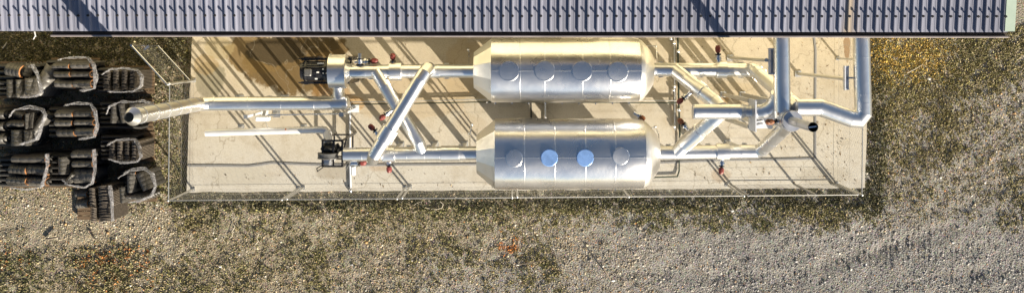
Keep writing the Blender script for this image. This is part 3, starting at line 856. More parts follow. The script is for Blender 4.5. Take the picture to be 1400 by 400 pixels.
valve('red-capped valve at the upper end of the black standing pipe, by the slanting riser', 930, 138, 940, 130, 2.6)
valve('rusty orange valve in the fork of the two slanting risers', 931, 166, 938.5, 174, 2.6, 'rustcap')
valve('red-brown valve pointing left beside the drum of the thin stack', 1052, 166.5, 1072, 166, 4.3, 'rustcap')
valve('red-capped valve on the front of the fence-side duct right of the tanks', 986, 233, 987, 219, ZD)
valve('small rusty orange valve between the right ends of the two tanks', 877.5, 161, 871, 157, 2.3, 'rustcap')
def fitting(label, cx, cy, z, parts):
    t = thing('pipe_fitting', label, 'fitting', P(cx, cy, SZ))
    for nm, mt, pts, r in parts: MB().tube([P(*p) for p in pts], r, 14).build(nm, M[mt], t)
    return t
fitting('T-shaped bright steel fitting with upright actuator above the duct beside the black-motor fan', 492, 82, ZD,
        [('actuator', 'steel', [(492, 73, ZD + .2), (492, 80, ZD + .2)], .05), ('body', 'inox', [(492, 80, ZD + .1), (492, 91, ZD)], .075),
         ('side_arm', 'inox', [(485, 84.5, ZD + .05), (499, 84.3, ZD + .05)], .04), ('flange', 'black', [(492, 88, ZD + .02), (492, 89.5, ZD + .02)], .1), ('flange', 'black', [(492, 80, ZD + .12), (492, 81.2, ZD + .12)], .09)])
fitting('bright steel fitting with a short cylinder beside the open black fan frame', 483, 228, 2.2,
        [('body', 'inox', [(480, 222, 2.25), (489, 222, 2.25)], .08), ('cylinder', 'whitebox', [(483, 227, 2.20), (483, 238, 2.10)], .06),
         ('flange', 'dark', [(483, 223, 2.20), (483, 226, 2.20)], .07), ('spindle', 'inox', [(478, 224, 2.20), (473, 233, 2.00)], .014)])
fitting('small black hose joint beside the scroll fan', 479, 80, 2.4, [('joint', 'black', [(477, 79, 2.5), (481, 81, 2.5)], .05), ('hose', 'dark', [(480, 82, 2.45), (478, 92, 2.4)], .025)])

# thin pipes
def pipe(name, label, cat, pts, r, mat, group=None, joints=()):
    t = thing(name, label, cat, P(pts[0][0], pts[0][1], SZ), group)
    m = MB(); m.tube([P(*p) for p in pts], r, 10); m.build('tube', M[mat], t)
    for j in joints:
        m = MB(); q = P(*j); m.ball(q, r * 2.3, (1, 1, 1), 8, 6); m.build('joint', M['inox'], t)
    return t
pipe('gas_pipe', 'thin black pipe crossing the slab under the tanks, outer of the pair', 'pipe', [(480, 142.6, .24), (560, 141.5, .24), (650, 139.5, .24), (930, 140.5, .24)], .016, 'darkgreen', None, [(666, 139.6, .24)])
pipe('gas_pipe', 'thin pale pipe crossing the slab beside the black one, nearer the shed', 'pipe', [(480, 139.3, .24), (560, 138.0, .24), (650, 136, .24), (926, 137.5, .24)], .013, 'steel')
pipe('standing_pipe', 'dark pipe coming out from under the shed, right of the tanks', 'pipe', [(926.5, 40, .22), (928, 138, .22), (929.5, 185, .22)], .026, 'darkgreen', None, [(927, 70, .22), (928, 150, .22)])
pipe('standing_pipe', 'pale jointed pipe beside the dark one coming out from under the shed', 'pipe', [(922, 40, .22), (922.5, 178, .22)], .022, 'steel', None, [(917, 53, .22), (921.5, 59, .22), (922, 118, .22), (921, 123, .22), (922, 173, .22)])
pipe('drain_pipe', 'thin green-black pipe bending below the right end of the fence-side tank', 'pipe', [(929, 185, .2), (928.5, 234, .2), (926, 241, .2), (885, 242.5, .2)], .02, 'darkgreen')
pipe('riser_pipe', 'pale thin pipe running down the slab from the pair of pipes to the front edge', 'pipe', [(478.5, 139, .2), (478.5, 225, .2), (479.5, 263, .2)], .027, 'lightgrey', None, [(479.5, 260, .2), (478.5, 148, .2)])
pipe('impulse_pipe', 'thin bright rod with a joint at the left end of the shed-side tank', 'pipe', [(640.5, 68, .15), (640, 67, .8), (641, 70, .8), (641, 90, 2.2)], .018, 'inox', None, [(640, 68, .8)])
pipe('impulse_pipe', 'thin bright rod with a joint at the left end of the fence-side tank', 'pipe', [(645, 170, .15), (645, 169, .8), (642.5, 184, .9), (642.5, 203, 2.2)], .02, 'inox', None, [(645, 170, .8), (642, 182, .85)])
pipe('impulse_pipe', 'thin bright rod with a joint at the right end of the shed-side tank', 'pipe', [(880, 62.5, .15), (880, 62.5, .8), (897, 63, .8), (898, 80, .9), (899, 88, 2.2)], .014, 'inox', None, [(897, 63, .8), (898, 71, .8)])
pipe('impulse_pipe', 'thin bright rod with a joint at the right end of the fence-side tank', 'pipe', [(889, 176, .15), (889, 176, .9), (896, 173, .9), (900.5, 183, 1), (901, 203, 2.2)], .016, 'inox', None, [(896, 173, .9), (888, 178, .9)])
pipe('link_pipe', 'dark thin pipe between the two tanks, left of the pale one', 'pipe', [(725.5, 135, .2), (727, 172, .2)], .024, 'dark')
pipe('link_pipe', 'pale thin pipe between the two tanks, right of the dark one', 'pipe', [(745, 135, .2), (746, 172, .2)], .024, 'lightgrey')
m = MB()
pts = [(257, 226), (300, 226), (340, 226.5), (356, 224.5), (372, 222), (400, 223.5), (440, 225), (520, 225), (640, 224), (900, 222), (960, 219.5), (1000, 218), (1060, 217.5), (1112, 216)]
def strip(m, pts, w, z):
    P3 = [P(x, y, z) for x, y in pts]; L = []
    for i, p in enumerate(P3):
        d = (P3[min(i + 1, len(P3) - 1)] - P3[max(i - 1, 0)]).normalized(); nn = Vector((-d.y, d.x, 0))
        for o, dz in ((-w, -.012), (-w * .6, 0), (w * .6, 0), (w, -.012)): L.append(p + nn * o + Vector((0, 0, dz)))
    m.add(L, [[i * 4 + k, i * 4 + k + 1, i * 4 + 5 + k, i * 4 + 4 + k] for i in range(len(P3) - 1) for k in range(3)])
strip(m, pts, .036, SZ + .016); strip(m, [(1114.5, 217), (1114.5, 150), (1115, 69), (1113, 50)], .036, SZ + .016)  # flat strip put in for a cast shadow line with a corner
tag(m.build('shadow_strip', M['cable']), 'flat grey strip painted as a shadow on the slab, turning a corner at right end', 'shadow strip')

# ------------------------------------------------------------------ fence
FH = 2.0
def yb(px): return 258.3 + (px - 264) * (251.0 - 258.3) / (1144 - 264)
fl = thing('chain_link_fence', 'galvanised chain-link fence with braced posts round the front and sides of the concrete slab', 'fence', P(700, 255, SZ))
def wires(m, a, b, z0, z1, sp, rad):
    a, b = Vector((a.x, a.y, 0)), Vector((b.x, b.y, 0)); L = (b - a).length; d = (b - a) / L; h = z1 - z0
    s = -h
    while s < L:
        for sgn in (1, -1):
            s0, s1 = (s, s + h)
            c0, c1 = max(0, s0), min(L, s1)
            if c1 - c0 < .02: continue
            za, zb2 = z0 + (c0 - s0), z0 + (c1 - s0)
            if sgn < 0: za, zb2 = z1 - (c0 - s0), z1 - (c1 - s0)
            m.tube([a + d * c0 + Vector((0, 0, za)), a + d * c1 + Vector((0, 0, zb2))], rad, 3, (False, False), False)
        s += sp
    for z in (z0 + .02, (z0 + z1) / 2):
        m.tube([a + Vector((0, 0, z)), b + Vector((0, 0, z))], .003, 3, (False, False), False)
front_posts = [264, 408, 554, 700, 848, 994]
A, B, C4 = P(264, yb(264), SZ), P(994, yb(994), SZ), P(1144, yb(1144), SZ)
D = P(1146, 52, SZ); E_ = P(265.5, 110, SZ)
m = MB(); wires(m, A, B, SZ + .04, SZ + FH, .15, .0011); m.build('mesh_panel', M['wire'], fl)
m = MB(); wires(m, A, E_, SZ + .04, SZ + FH, .15, .0011); m.build('mesh_panel', M['wire'], fl)
m = MB(); wires(m, C4, D, SZ + .04, SZ + FH, .15, .0011); m.build('mesh_panel', M['wire'], fl)
for a, b in ((A, B), (A, E_), (C4, D)):
    m = MB(); up = Vector((0, 0, FH)); m.tube([a + up, b + up], .015, 8); m.build('top_rail', M['rail'], fl)
def fpost(p, brace=None):
    m = MB(); m.tube([p, p + Vector((0, 0, FH + .02))], .028, 10); m.box(p + Vector((0, 0, .01)), (.1, .1, .014)); m.ball(p + Vector((0, 0, FH + .03)), .034, (1, 1, .7), 8, 6)
    m.build('post', M['steel'], fl)
    if brace:
        m = MB(); m.tube([p + Vector((brace[0], brace[1], 0)), p + Vector((0, 0, FH * .92))], .02, 8); m.build('brace', M['steel'], fl)
for px in front_posts:
    p = P(px, yb(px), SZ); fpost(p)
    fpost(p + Vector((.13, .02, 0))) if px in (408, 554, 700) else None
fpost(C4, (-.16, .0)); fpost(E_); fpost(P(1145.5, 80, SZ))
wp = thing('wire_panel', 'dark close-barred fence panel at the right end of the front fence', 'fence', P(1070, 252, SZ))
m = MB(); a, b = B + Vector((.12, 0, 0)), C4 - Vector((.1, 0, 0))
for k in range(15):
    z = Vector((0, 0, .1 + k * .135)); m.tube([a + z, b + z], .002, 4, (False, False))
for k in range(12):
    q = a.lerp(b, (k + .5) / 12); m.tube([q + Vector((0, 0, .1)), q + Vector((0, 0, FH - .02))], .002, 5, (False, False))
m.build('bars', M['dark'], wp)
m = MB(); up = Vector((0, 0, FH)); m.tube([a + up, b + up], .013, 10); m.tube([a + Vector((0, 0, .06)), b + Vector((0, 0, .06))], .008, 8)
m.tube([a, a + up], .03, 10); m.tube([b, b + up], .03, 10); q = a.lerp(b, .62); m.tube([q, q + up], .03, 10)
m.build('frame', M['rail'], wp)
gt_ = thing('chain_link_gate', 'open chain-link gate swung out over the gravel at the left side of the slab', 'gate', P(262, 110, SZ))
a, b = P(262, 111, .1), P(217, 62, .1)
m = MB()
for z in (.08, FH): m.tube([a + Vector((0, 0, z)), b + Vector((0, 0, z))], .024, 10)
for q in (a, b): m.tube([q + Vector((0, 0, .05)), q + Vector((0, 0, FH + .03))], .028, 10)
m.build('frame', M['inox'], gt_)
m = MB(); wires(m, a, b, .16, .1 + FH, .13, .0011); m.build('mesh_panel', M['wire'], gt_)
m = MB(); m.box(b.lerp(a, .06) + Vector((0, 0, 1.02)), (.16, .06, .1), R(40)); m.build('latch', M['inox'], gt_)
m = MB(); m.tube([a + Vector((.04, .0, 0)), a + Vector((.04, 0, FH + .05))], .026, 12); m.ball(a + Vector((.04, 0, FH + .06)), .04, (1, 1, .6)); m.build('hinge_post', M['steel'], gt_)

# ------------------------------------------------------------------ roof-tile pallets
ZTOP = 1.45
def rect(x0, y0, x1, y1, z): 
    a, b = P(x0, y0, z), P(x1, y1, z); return Vector(((a.x + b.x) / 2, (a.y + b.y) / 2, 0)), abs(b.x - a.x), abs(b.y - a.y)
# prototype pallet 1.2 x 1.0
pm = MB()
for i in range(8): pm.box((0, -.45 + i * .128, .128), (1.2, .105, .024))
for i in range(3):
    pm.box((-.53 + i * .53, 0, .100), (.1, 1.0, .03))
    for j in range(3): pm.box((-.53 + i * .53, -.43 + j * .43, .05), (.1, .1, .075))
pal0 = pm.build('pallet', M['wood'])
# prototype barrel-tile pack: lies along x, 1 m long, 1 m wide (scaled), full height
def barrel(nst, depth):
    dk = MB(); oc = {1: MB()}; seg = 14
    for layer in range(6):
        zc = -.28 - layer * .20
        for i in range(nst):
            xa, xb = -.5 + i / nst, -.5 + (i + 1.06) / nst
            for x_, k in ((xa, 0), (xb, 1)): pass
            vs = []
            for x, rr in ((xa, .46), (xa + .02, .495), (xb, .475)):
                for s in range(seg + 1):
                    a = math.pi * s / seg
                    vs.append((x, math.cos(a) * rr, zc + math.sin(a) * .27 * rr / .48))
            n1 = seg + 1
            dk.add(vs, [[j * n1 + s, j * n1 + s + 1, (j + 1) * n1 + s + 1, (j + 1) * n1 + s] for j in range(2) for s in range(seg)], True)
        for sx in ((1,) if layer == 0 else ()):       # raw clay ends: arched rings
            vs = []
            for rr in (.475, .36):
                for s in range(seg + 1):
                    a = math.pi * s / seg
                    vs.append((sx * .515, math.cos(a) * rr, zc + math.sin(a) * .27 * rr / .48))
            for rr in (.475, .36):
                for s in range(seg + 1):
                    a = math.pi * s / seg
                    vs.append((sx * .488, math.cos(a) * rr, zc + math.sin(a) * .27 * rr / .48))
            n1 = seg + 1
            oc[sx].add(vs, [[s, s + 1, n1 + s + 1, n1 + s] for s in range(seg)] + [[s, s + 1, 2 * n1 + s + 1, 2 * n1 + s] for s in range(seg)] + [[n1 + s, n1 + s + 1, 3 * n1 + s + 1, 3 * n1 + s] for s in range(seg)])
    return dk, oc
bar_root = None
def make_barrel(nst):
    t = bpy.data.objects.new('tile_pack', None); COL.objects.link(t)
    dk, oc = barrel(nst, 4)
    dk.build('glazed_tiles', M['tile'], t); [q.build('raw_clay_end', M['terracotta'], t) for q in oc.values()]
    return t
def make_plates():
    t = bpy.data.objects.new('tile_row', None); COL.objects.link(t)
    m = MB(); n = 13
    for i in range(n):
        y = -.47 + i * .94 / (n - 1); seg = 8
        tz = random.uniform(-.035, .02); vs = []
        for dy in (0, .042):
            for z in (-1.0, 0.0):
                for s in range(seg + 1):
                    u = -1 + 2 * s / seg
                    vs.append((u * .46, y + dy + .06 * (1 - u * u) - .03, z + (tz - .05 * abs(u) ** 3 if z == 0 else 0)))
        k = seg + 1
        fs = [[s, s + 1, k + s + 1, k + s] for s in range(seg)] + [[2 * k + s + 1, 2 * k + s, 3 * k + s, 3 * k + s + 1] for s in range(seg)]
        fs += [[k + s, k + s + 1, 3 * k + s + 1, 3 * k + s] for s in range(seg)]
        fs += [[0, k, 3 * k, 2 * k], [s_ for s_ in (k - 1, 3 * k - 1, 4 * k - 1, 2 * k - 1)]]
        m.add(vs, fs)
    m.build('tiles', M['brown_tile'], t)
    return t
protos = {3: make_barrel(3), 4: make_barrel(4), 'p': make_plates()}
used = set()
layer0 = MB()
for r_ in range(6):
    for lv in range(3):
        yy = -.415 + r_ * .166; vs = []
        for x_ in (-.47, -.17, -.165, .165, .17, .47):
            for s_ in range(11):
                a_ = math.pi * s_ / 10; vs.append((x_, yy + math.cos(a_) * .082, .2 + lv * .17 + math.sin(a_) * .16 * (.97 if abs(x_) < .3 and abs(x_) > .168 else 1)))
        layer0.add(vs, [[j * 11 + q, j * 11 + q + 1, (j + 1) * 11 + q + 1, (j + 1) * 11 + q] for j in range(5) for q in range(10)], True)
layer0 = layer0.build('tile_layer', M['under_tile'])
WORD = ['first', 'second', 'third', 'fourth', 'fifth', 'sixth', 'seventh', 'eighth', 'ninth']
def place_pack(kind, x0, y0, x1, y1, label, ang=0, dz=0, group='packs of roof tiles on the pallets'):
    pr = protos[kind]
    t = pr if kind not in used else dup(pr)
    used.add(kind)
    zt = ZTOP + dz
    c, w, h = rect(x0, y0, x1, y1, zt)
    t.location = (c.x, c.y, zt)
    if kind == 'p':
        t.scale = (w, h, zt - .16); t.rotation_euler = (0, 0, R(ang))
    else:
        L, W = (w, h) if w >= h * .9 else (h, w)
        t.scale = (L, W, 1.0); t.rotation_euler = (0, 0, R(ang) + (0 if w >= h * .9 else -math.pi / 2))
    cat = 'roof tiles'
    tag(t, label, cat, group)
def place_pallet(x0, y0, x1, y1, label, ang=0):
    global pal_used
    o = pal0 if not pal_used else pal0.copy()
    if pal_used: COL.objects.link(o)
    pal_used = True
    c, w, h = rect(x0, y0, x1, y1, .14)
    o.location = (c.x, c.y, 0); o.scale = (w / 1.2, h / 1.0, 1); o.rotation_euler = (0, 0, R(ang))
    tag(o, label, 'pallet', 'wooden pallets under the roof tiles')
pal_used = False
def film(pts, label, w=.12, seed=0, drop=.35):
    m = MB(); P3 = []
    for i in range(len(pts) - 1):
        for k in range(8):
            f = k / 8
            P3.append(P(pts[i][0] + (pts[i + 1][0] - pts[i][0]) * f, pts[i][1] + (pts[i + 1][1] - pts[i][1]) * f, ZTOP))
    P3.append(P(*pts[-1], ZTOP))
    cen = sum(P3, Vector()) / len(P3)
    rows = []
    for i, p in enumerate(P3):
        d = (P3[min(i + 1, len(P3) - 1)] - P3[max(i - 1, 0)]).normalized(); nn = Vector((-d.y, d.x, 0))
        if nn.dot(p - cen) < 0: nn = -nn
        row = []
        for j in range(10):
            f = j / 9; o = (-.9 + 1.9 * f) * w; z = .05 - .02 * f - drop * max(0, f - .55) ** 1.4 + (.02 if j % 2 else -.02)
            q = noise.noise((i * .22, j * .35, seed * 5.3)); q2 = noise.noise((i * .8, j * 1.9, seed * 3.1 + 7)); q3 = noise.noise((i * .16, 3.3, seed * 2.7))
            row.append(p + nn * (o * (.75 + .8 * q3 + .4 * q) + .02 * q2) + Vector((0, 0, z + .05 * q2)))
        rows += row
    m.add(rows, [[i * 10 + k, i * 10 + k + 1, i * 10 + 11 + k, i * 10 + 10 + k] for i in range(len(P3) - 1) for k in range(9)], False)
    tag(m.build('plastic_wrap', M['film']), label, 'plastic film', 'torn plastic wraps on the tile pallets')
G6 = ['left column nearest eave', 'left column middle', 'left column far end', 'right column nearest eave', 'right column middle', 'right column far end']
POS = [['back left', 'front left', 'front second', 'front third', 'back middle', 'sunken right'], G6,
       ['long middle left', 'short crosswise', 'front left', 'front second', 'sunken back', 'sunken right'], G6,
       ['first from left', 'second from left', 'third from left', 'fourth from left'], ['left', 'middle', 'right'],
       ['first from left', 'second from left', 'third from left', 'fourth from left'],
       ['back left', 'back right', 'front left', 'front right', 'hindmost'],
       ['standing apart at left', 'back', 'middle', 'front', 'small tilted'],
       ['upright middle', 'tilted right', 'front left', 'front lying', 'hindmost'],
       ['sunken back', 'sunken front', 'back left', 'back right', 'front left', 'front right']]
stacks = [
 ("the top left pallet by the eave", (0, 84, 73, 134),
  [(4, 5, 87, 25, 106, -10), (4, 5, 109, 17, 133, 0), (4, 17.5, 109, 28.5, 133, 0), (4, 29, 107, 45, 129, 0), (4, 28, 86, 40, 104, -25), (4, 47, 88, 70, 130, -30)],
  [(44, 88), (52, 104), (57, 127), (46, 132), (28, 133)]),
 ("the top middle pallet", (70, 79, 137, 124),
  [(3, 70, 86, 92, 96, 0), (3, 72, 97, 93, 106.5, 0), (3, 73, 109, 97, 121, -3), (3, 95, 84, 121, 95, 0), (3, 95, 96.5, 121, 107, 0), (3, 98, 108.5, 122, 121, 0)],
  [(80, 82), (92, 79), (120, 79), (128, 88), (131, 104), (129, 121), (110, 124)]),
 ("the second row's left pallet", (4, 144, 70, 203),
  [(4, 8, 165, 32, 175, 0), (4, 31, 155, 38.5, 176, 0), (4, 10, 178, 28, 199, 0), (4, 28.5, 178, 40, 199, 0), (4, 15, 150, 30, 164, -20), (4, 42, 150, 58, 195, -35)],
  [(13, 160), (20, 150), (40, 146), (58, 150), (62, 157), (56, 175), (50, 190), (28, 197)]),
 ("the second row's middle pallet", (74, 142, 137, 190),
  [(3, 74, 151, 97, 162, 0), (3, 73, 163, 96, 174, 0), (3, 76, 175, 99, 188, 0), (3, 99, 150, 124, 162, 0), (3, 100, 163, 125, 173, 0), (3, 101, 174.5, 126, 187, 0)],
  [(88, 144), (105, 141), (124, 142), (130, 152), (133, 170), (129, 187), (108, 190)]),
 ("the pallet beside the open gate", (139, 90, 211, 128),
  [('p', 139, 98, 150, 124, 0), ('p', 152, 97, 162, 124, 0), ('p', 164, 97, 173, 123, 0), ('p', 175, 97, 185, 123, 0)],
  [(140, 102), (150, 95), (170, 93), (188, 96), (194, 105), (193, 117), (183, 125), (165, 126), (148, 125)]),
 ("the pallet under the stack mouth", (143, 135, 209, 178),
  [(4, 148, 143, 159, 168, -5), (4, 160, 142, 171, 168, 10), (4, 172, 142, 186, 168, -6)],
  [(146, 156), (150, 145), (165, 139), (182, 139), (196, 138), (205, 141)]),
 ("the slatted pallet below the stack mouth", (144, 180, 211, 220),
  [('p', 147, 194, 157, 219, 0), ('p', 158, 194, 167, 219, 0), ('p', 168, 194, 177, 220, 0), ('p', 178, 194, 187, 220, 0)],
  [(147, 198), (160, 191), (184, 190), (190, 200), (193, 214), (188, 221), (165, 222), (149, 217)]),
 ("the third row's left pallet", (5, 210, 73, 256),
  [(4, 10, 225.5, 33, 240, -4), (4, 35, 225, 61, 241, -4), (4, 7, 241, 33, 254, -4), (4, 34, 242, 60, 255, -4), (4, 14, 212, 60, 224, 0)],
  [(64, 210), (65, 225), (60, 246), (56, 255), (36, 259), (15, 256)]),
 ("the third row's middle pallet", (74, 204, 138, 256),
  [(4, 75, 215, 90, 238, 0), (3, 96, 206, 124, 218, 0), (3, 97, 219, 124, 230, 0), (3, 98, 231, 125, 252, 0), (4, 90, 236, 99, 250, -40)],
  [(85, 245), (93, 252), (115, 256), (126, 250), (130, 232), (128, 204)]),
 ("the lower right pallet of tilted packs", (160, 230, 214, 275),
  [(4, 170, 239, 182.5, 263, 0), (4, 186, 236, 200, 261, 24), (4, 160, 256, 171, 277, 4), (4, 172, 265, 200, 275, 177), (4, 168, 233, 184, 240, 0)],
  [(162, 243), (178, 232), (198, 230), (208, 238), (213, 254), (207, 267), (192, 274), (176, 276)]),
 ("the lowest pallet on the gravel", (100, 252, 154, 303),
  [(4, 101, 260, 117, 271, 0), (4, 102, 273, 118, 286, 4), ('p', 120, 258, 129, 283, 4), ('p', 132, 255, 151, 283, 4), ('p', 121, 284, 130, 303, 0), ('p', 132, 283, 151, 303, 3)],
  [(150, 253), (153, 275), (154, 302)]),
]
for i, (where, pr, packs, fm_) in enumerate(stacks):
    place_pallet(*((106, 250, 150, 300) if i == 10 else pr), 'weathered wooden base of ' + where)
    for j, (kd, x0, y0, x1, y1, an) in enumerate(packs):
        word = 'upright brown-grey' if kd == 'p' else 'dark barrel'
        lab = '%s tile pack, %s, on %s' % (word, POS[i][j], where)
        place_pack(kd, x0, y0, x1, y1, lab, an, dz=random.uniform(-.05, .04) - (.28 if (i in (0, 2) and j >= 4 or i == 10 and j < 2) else 0))
    if i == 10:
        film(fm_, 'torn clear plastic wrap round ' + where, .04, i); continue
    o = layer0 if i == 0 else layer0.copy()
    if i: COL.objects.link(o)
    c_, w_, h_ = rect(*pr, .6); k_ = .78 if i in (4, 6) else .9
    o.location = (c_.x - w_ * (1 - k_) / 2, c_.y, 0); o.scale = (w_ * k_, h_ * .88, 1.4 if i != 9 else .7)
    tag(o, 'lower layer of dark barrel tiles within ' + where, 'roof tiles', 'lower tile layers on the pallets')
    film(fm_, 'torn clear plastic wrap round ' + where, .034, i)
place_pallet(-60, 144, 3, 204, 'weathered wooden pallet cut off by the left edge of the photo')
place_pack(4, -30, 150, 4, 164, 'dark barrel roof tiles cut off by the left edge, nearest the eave', 180); place_pack(4, -30, 166, 3, 180, 'dark barrel roof tiles cut off by the left edge, middle one', 180); place_pack(4, -30, 182, 3, 198, 'dark barrel roof tiles cut off by the left edge, farthest from the eave', 180)

# ------------------------------------------------------------------ loose gravel, weeds, litter
def veg(px, py):
    n = fbm(px / 38, py / 38, 5); n2 = fbm(px / 9, py / 9, 9)
    v_ = .15 + .45 * sstep(.46, .76, n)
    v_ = v_ + .62 * bmask(px, py, 235, 1190, 255, 290, 7) + .30 * bmask(px, py, 500, 1200, 285, 312, 12)
    v_ = v_ + .9 * bmask(px, py, 1180, 1212, 60, 292, 10)
    v_ = v_ + 1.1 * sstep(0, .8, (1.15 - (px - 1190) / 330 - (py - 48) / 190)) * (px > 1180)
    v_ = v_ + .35 * bmask(px, py, 200, 258, 50, 280, 8) + .95 * bmask(px, py, -60, 255, 30, 88, 10)
    v_ = v_ + .5 * bmask(px, py, -60, 55, 345, 420, 18) + .35 * bmask(px, py, 90, 230, 320, 400, 25)
    v_ = v_ - .55 * bmask(px, py, -60, 240, 285, 335, 20) - .75 * bmask(px, py, 780, 1460, 318, 440, 25)
    return np.clip(v_ * (.35 + 1.3 * n2), 0, 1)
def in_slab(px, py): return (px > 256 + (py < 150) * 4) & (px < 1185) & (py < 262 - (px - 255) * .0065)

ico = None
def icosa():
    t_ = (1 + 5 ** .5) / 2
    v_ = np.array([(-1, t_, 0), (1, t_, 0), (-1, -t_, 0), (1, -t_, 0), (0, -1, t_), (0, 1, t_), (0, -1, -t_), (0, 1, -t_), (t_, 0, -1), (t_, 0, 1), (-t_, 0, -1), (-t_, 0, 1)], float)
    f_ = np.array([(0, 11, 5), (0, 5, 1), (0, 1, 7), (0, 7, 10), (0, 10, 11), (1, 5, 9), (5, 11, 4), (11, 10, 2), (10, 7, 6), (7, 1, 8), (3, 9, 4), (3, 4, 2), (3, 2, 6), (3, 6, 8), (3, 8, 9), (4, 9, 5), (2, 4, 11), (6, 2, 10), (8, 6, 7), (9, 8, 1)])
    return v_ / np.linalg.norm(v_[0]), f_
def bulk(name, verts, faces, cols, mat, fs=3):
    me = bpy.data.meshes.new(name); nv, nf = len(verts), len(faces)
    me.vertices.add(nv); me.vertices.foreach_set('co', verts.astype(np.float32).ravel())
    me.loops.add(nf * fs); me.loops.foreach_set('vertex_index', faces.astype(np.int32).ravel())
    me.polygons.add(nf); me.polygons.foreach_set('loop_start', np.arange(0, nf * fs, fs, dtype=np.int32))
    at = me.attributes.new('tint', 'FLOAT_COLOR', 'POINT')
    at.data.foreach_set('color', np.c_[cols, np.ones(nv)].astype(np.float32).ravel())
    me.update(calc_edges=True); me.validate()
    me.materials.append(mat)
    o = bpy.data.objects.new(name, me); COL.objects.link(o); tag(o, kind='stuff'); return o

N = 330000
px = rng.uniform(-45, 1445, N); py = rng.uniform(36, 425, N)
vg = veg(px, py)
compact = sstep(.52, .68, fbm(px / 70 + 9, py / 45 + 3, 61)) * (py > 270)
keep = ~in_slab(px, py) & (rng.random(N) > vg * .8) & (rng.random(N) > compact * .6)
px, py, vg = px[keep], py[keep], vg[keep]; N = len(px)
size = np.exp(rng.normal(np.log(.0100), .45, N)); size = np.clip(size, .005, .05)
size *= .85 + .35 * fbm(px / 60, py / 60, 31)
iv = np.array([(1, 0, .1), (.25, .95, -.1), (-.8, .55, .1), (-.75, -.6, -.1), (.3, -.95, .1), (.15, .1, .9), (-.1, -.05, -.9)]); jf = np.array([(k, (k + 1) % 5, 5) for k in range(5)] + [((k + 1) % 5, k, 6) for k in range(5)])
ang = rng.uniform(0, 6.283, N); el3 = rng.uniform(.6, 1.25, (N, 3)); el3[:, 2] *= .6
vv = iv[None] * el3[:, None, :] * size[:, None, None] * (1 + rng.uniform(-.22, .22, (N, 7, 1)))
tl = rng.normal(0, .35, N)
vz = vv[:, :, 2] * np.cos(tl)[:, None] + vv[:, :, 0] * np.sin(tl)[:, None]; vx = vv[:, :, 0] * np.cos(tl)[:, None] - vv[:, :, 2] * np.sin(tl)[:, None]
X = vx * np.cos(ang)[:, None] - vv[:, :, 1] * np.sin(ang)[:, None]; Y = vx * np.sin(ang)[:, None] + vv[:, :, 1] * np.cos(ang)[:, None]
wx = (px - 700) * H / F; wy = (60 - py) * H / F
V = np.stack([X + wx[:, None], Y + wy[:, None], vz + (size * .3 + relief(wx, wy))[:, None]], 2).reshape(-1, 3)
FA = (jf[None] + 7 * np.arange(N)[:, None, None]).reshape(-1, 3)
warm = np.array([.31, .26, .18]); grey = np.array([.275, .27, .27]); beige = np.array([.40, .35, .26])
wl = bmask(px, py, -60, 260, 265, 350, 40)[:, None]; wr = sstep(750, 1050, px)[:, None] * sstep(270, 340, py)[:, None]
c = warm * (1 - wr) + grey * wr; c = c * (1 - wl) + beige * wl
u = rng.random(N)
c = c * np.exp(rng.normal(0, .32, N))[:, None] * 1.08
c[u < .06] = np.array([.72, .68, .6]); c[(u > .05) & (u < .12)] *= np.array([.45, .47, .55]); c[(u > .12) & (u < .2)] *= np.array([1.25, .92, .6])
c[(u > .2) & (u < .205)] = np.array([.6, .25, .06])
c *= (.8 + .4 * fbm(px / 25, py / 25, 77))[:, None]
bulk('gravel', V, FA, np.repeat(np.clip(c, .02, .85), 7, 0), M['stone'])

# weeds: small leaf blades in tufts
NT_ = 60000
px = rng.uniform(-45, 1445, NT_); py = rng.uniform(36, 425, NT_)
vg = veg(px, py)
orange = np.maximum(np.exp(-(((px - 694) + .45 * (py - 336)) / 15) ** 2 - ((py - 336) / 11) ** 2) * sstep(.38, .6, fbm(px / 7, py / 7, 13)) * 1.5, bmask(px, py, 110, 215, 335, 385, 20) * .35 * (fbm(px / 8, py / 8, 3) > .5)) + .3 * bmask(px, py, -40, 40, 335, 370, 15) * (fbm(px / 8, py / 8, 3) > .52)
keep = ~in_slab(px, py) & (rng.random(NT_) < np.maximum(vg, orange))
px, py, vg, orange = px[keep], py[keep], vg[keep], orange[keep]
K = 9
gx = np.repeat((px - 700) * H / F, K); gy = np.repeat((60 - py) * H / F, K); tv = np.repeat(vg, K); to = np.repeat(orange, K)
n = len(gx); gx += rng.normal(0, .035, n); gy += rng.normal(0, .035, n)
a = rng.uniform(0, 6.283, n); L = rng.uniform(.02, .065, n) * (.7 + .6 * tv); Wd = rng.uniform(.005, .014, n); up = rng.uniform(.1, 1.1, n)
dx, dy = np.cos(a), np.sin(a)
gz = relief(gx, gy) + .008
b0 = np.stack([gx - dy * Wd, gy + dx * Wd, gz], 1); b1 = np.stack([gx + dy * Wd, gy - dx * Wd, gz], 1)
mid0 = np.stack([gx + dx * L * .6 - dy * Wd * 1.2, gy + dy * L * .6 + dx * Wd * 1.2, gz + L * up * .8], 1)
mid1 = np.stack([gx + dx * L * .6 + dy * Wd * 1.2, gy + dy * L * .6 - dx * Wd * 1.2, gz + L * up * .8], 1)
V = np.stack([b0, b1, mid1, mid0], 1).reshape(-1, 3); FA = np.arange(4 * n).reshape(-1, 4)
gp = np.repeat(px, K); gq = np.repeat(py, K)
gold = bmask(gp, gq, 1188, 1290, 48, 105, 25); olive = np.clip(fbm(gp / 50, gq / 50, 41) + .35 * (gp > 1215), 0, 1)
c = np.array([.085, .095, .028]) * (1 - olive[:, None]) + np.array([.19, .165, .055]) * olive[:, None]
c = c * np.exp(rng.normal(0, .4, n))[:, None]
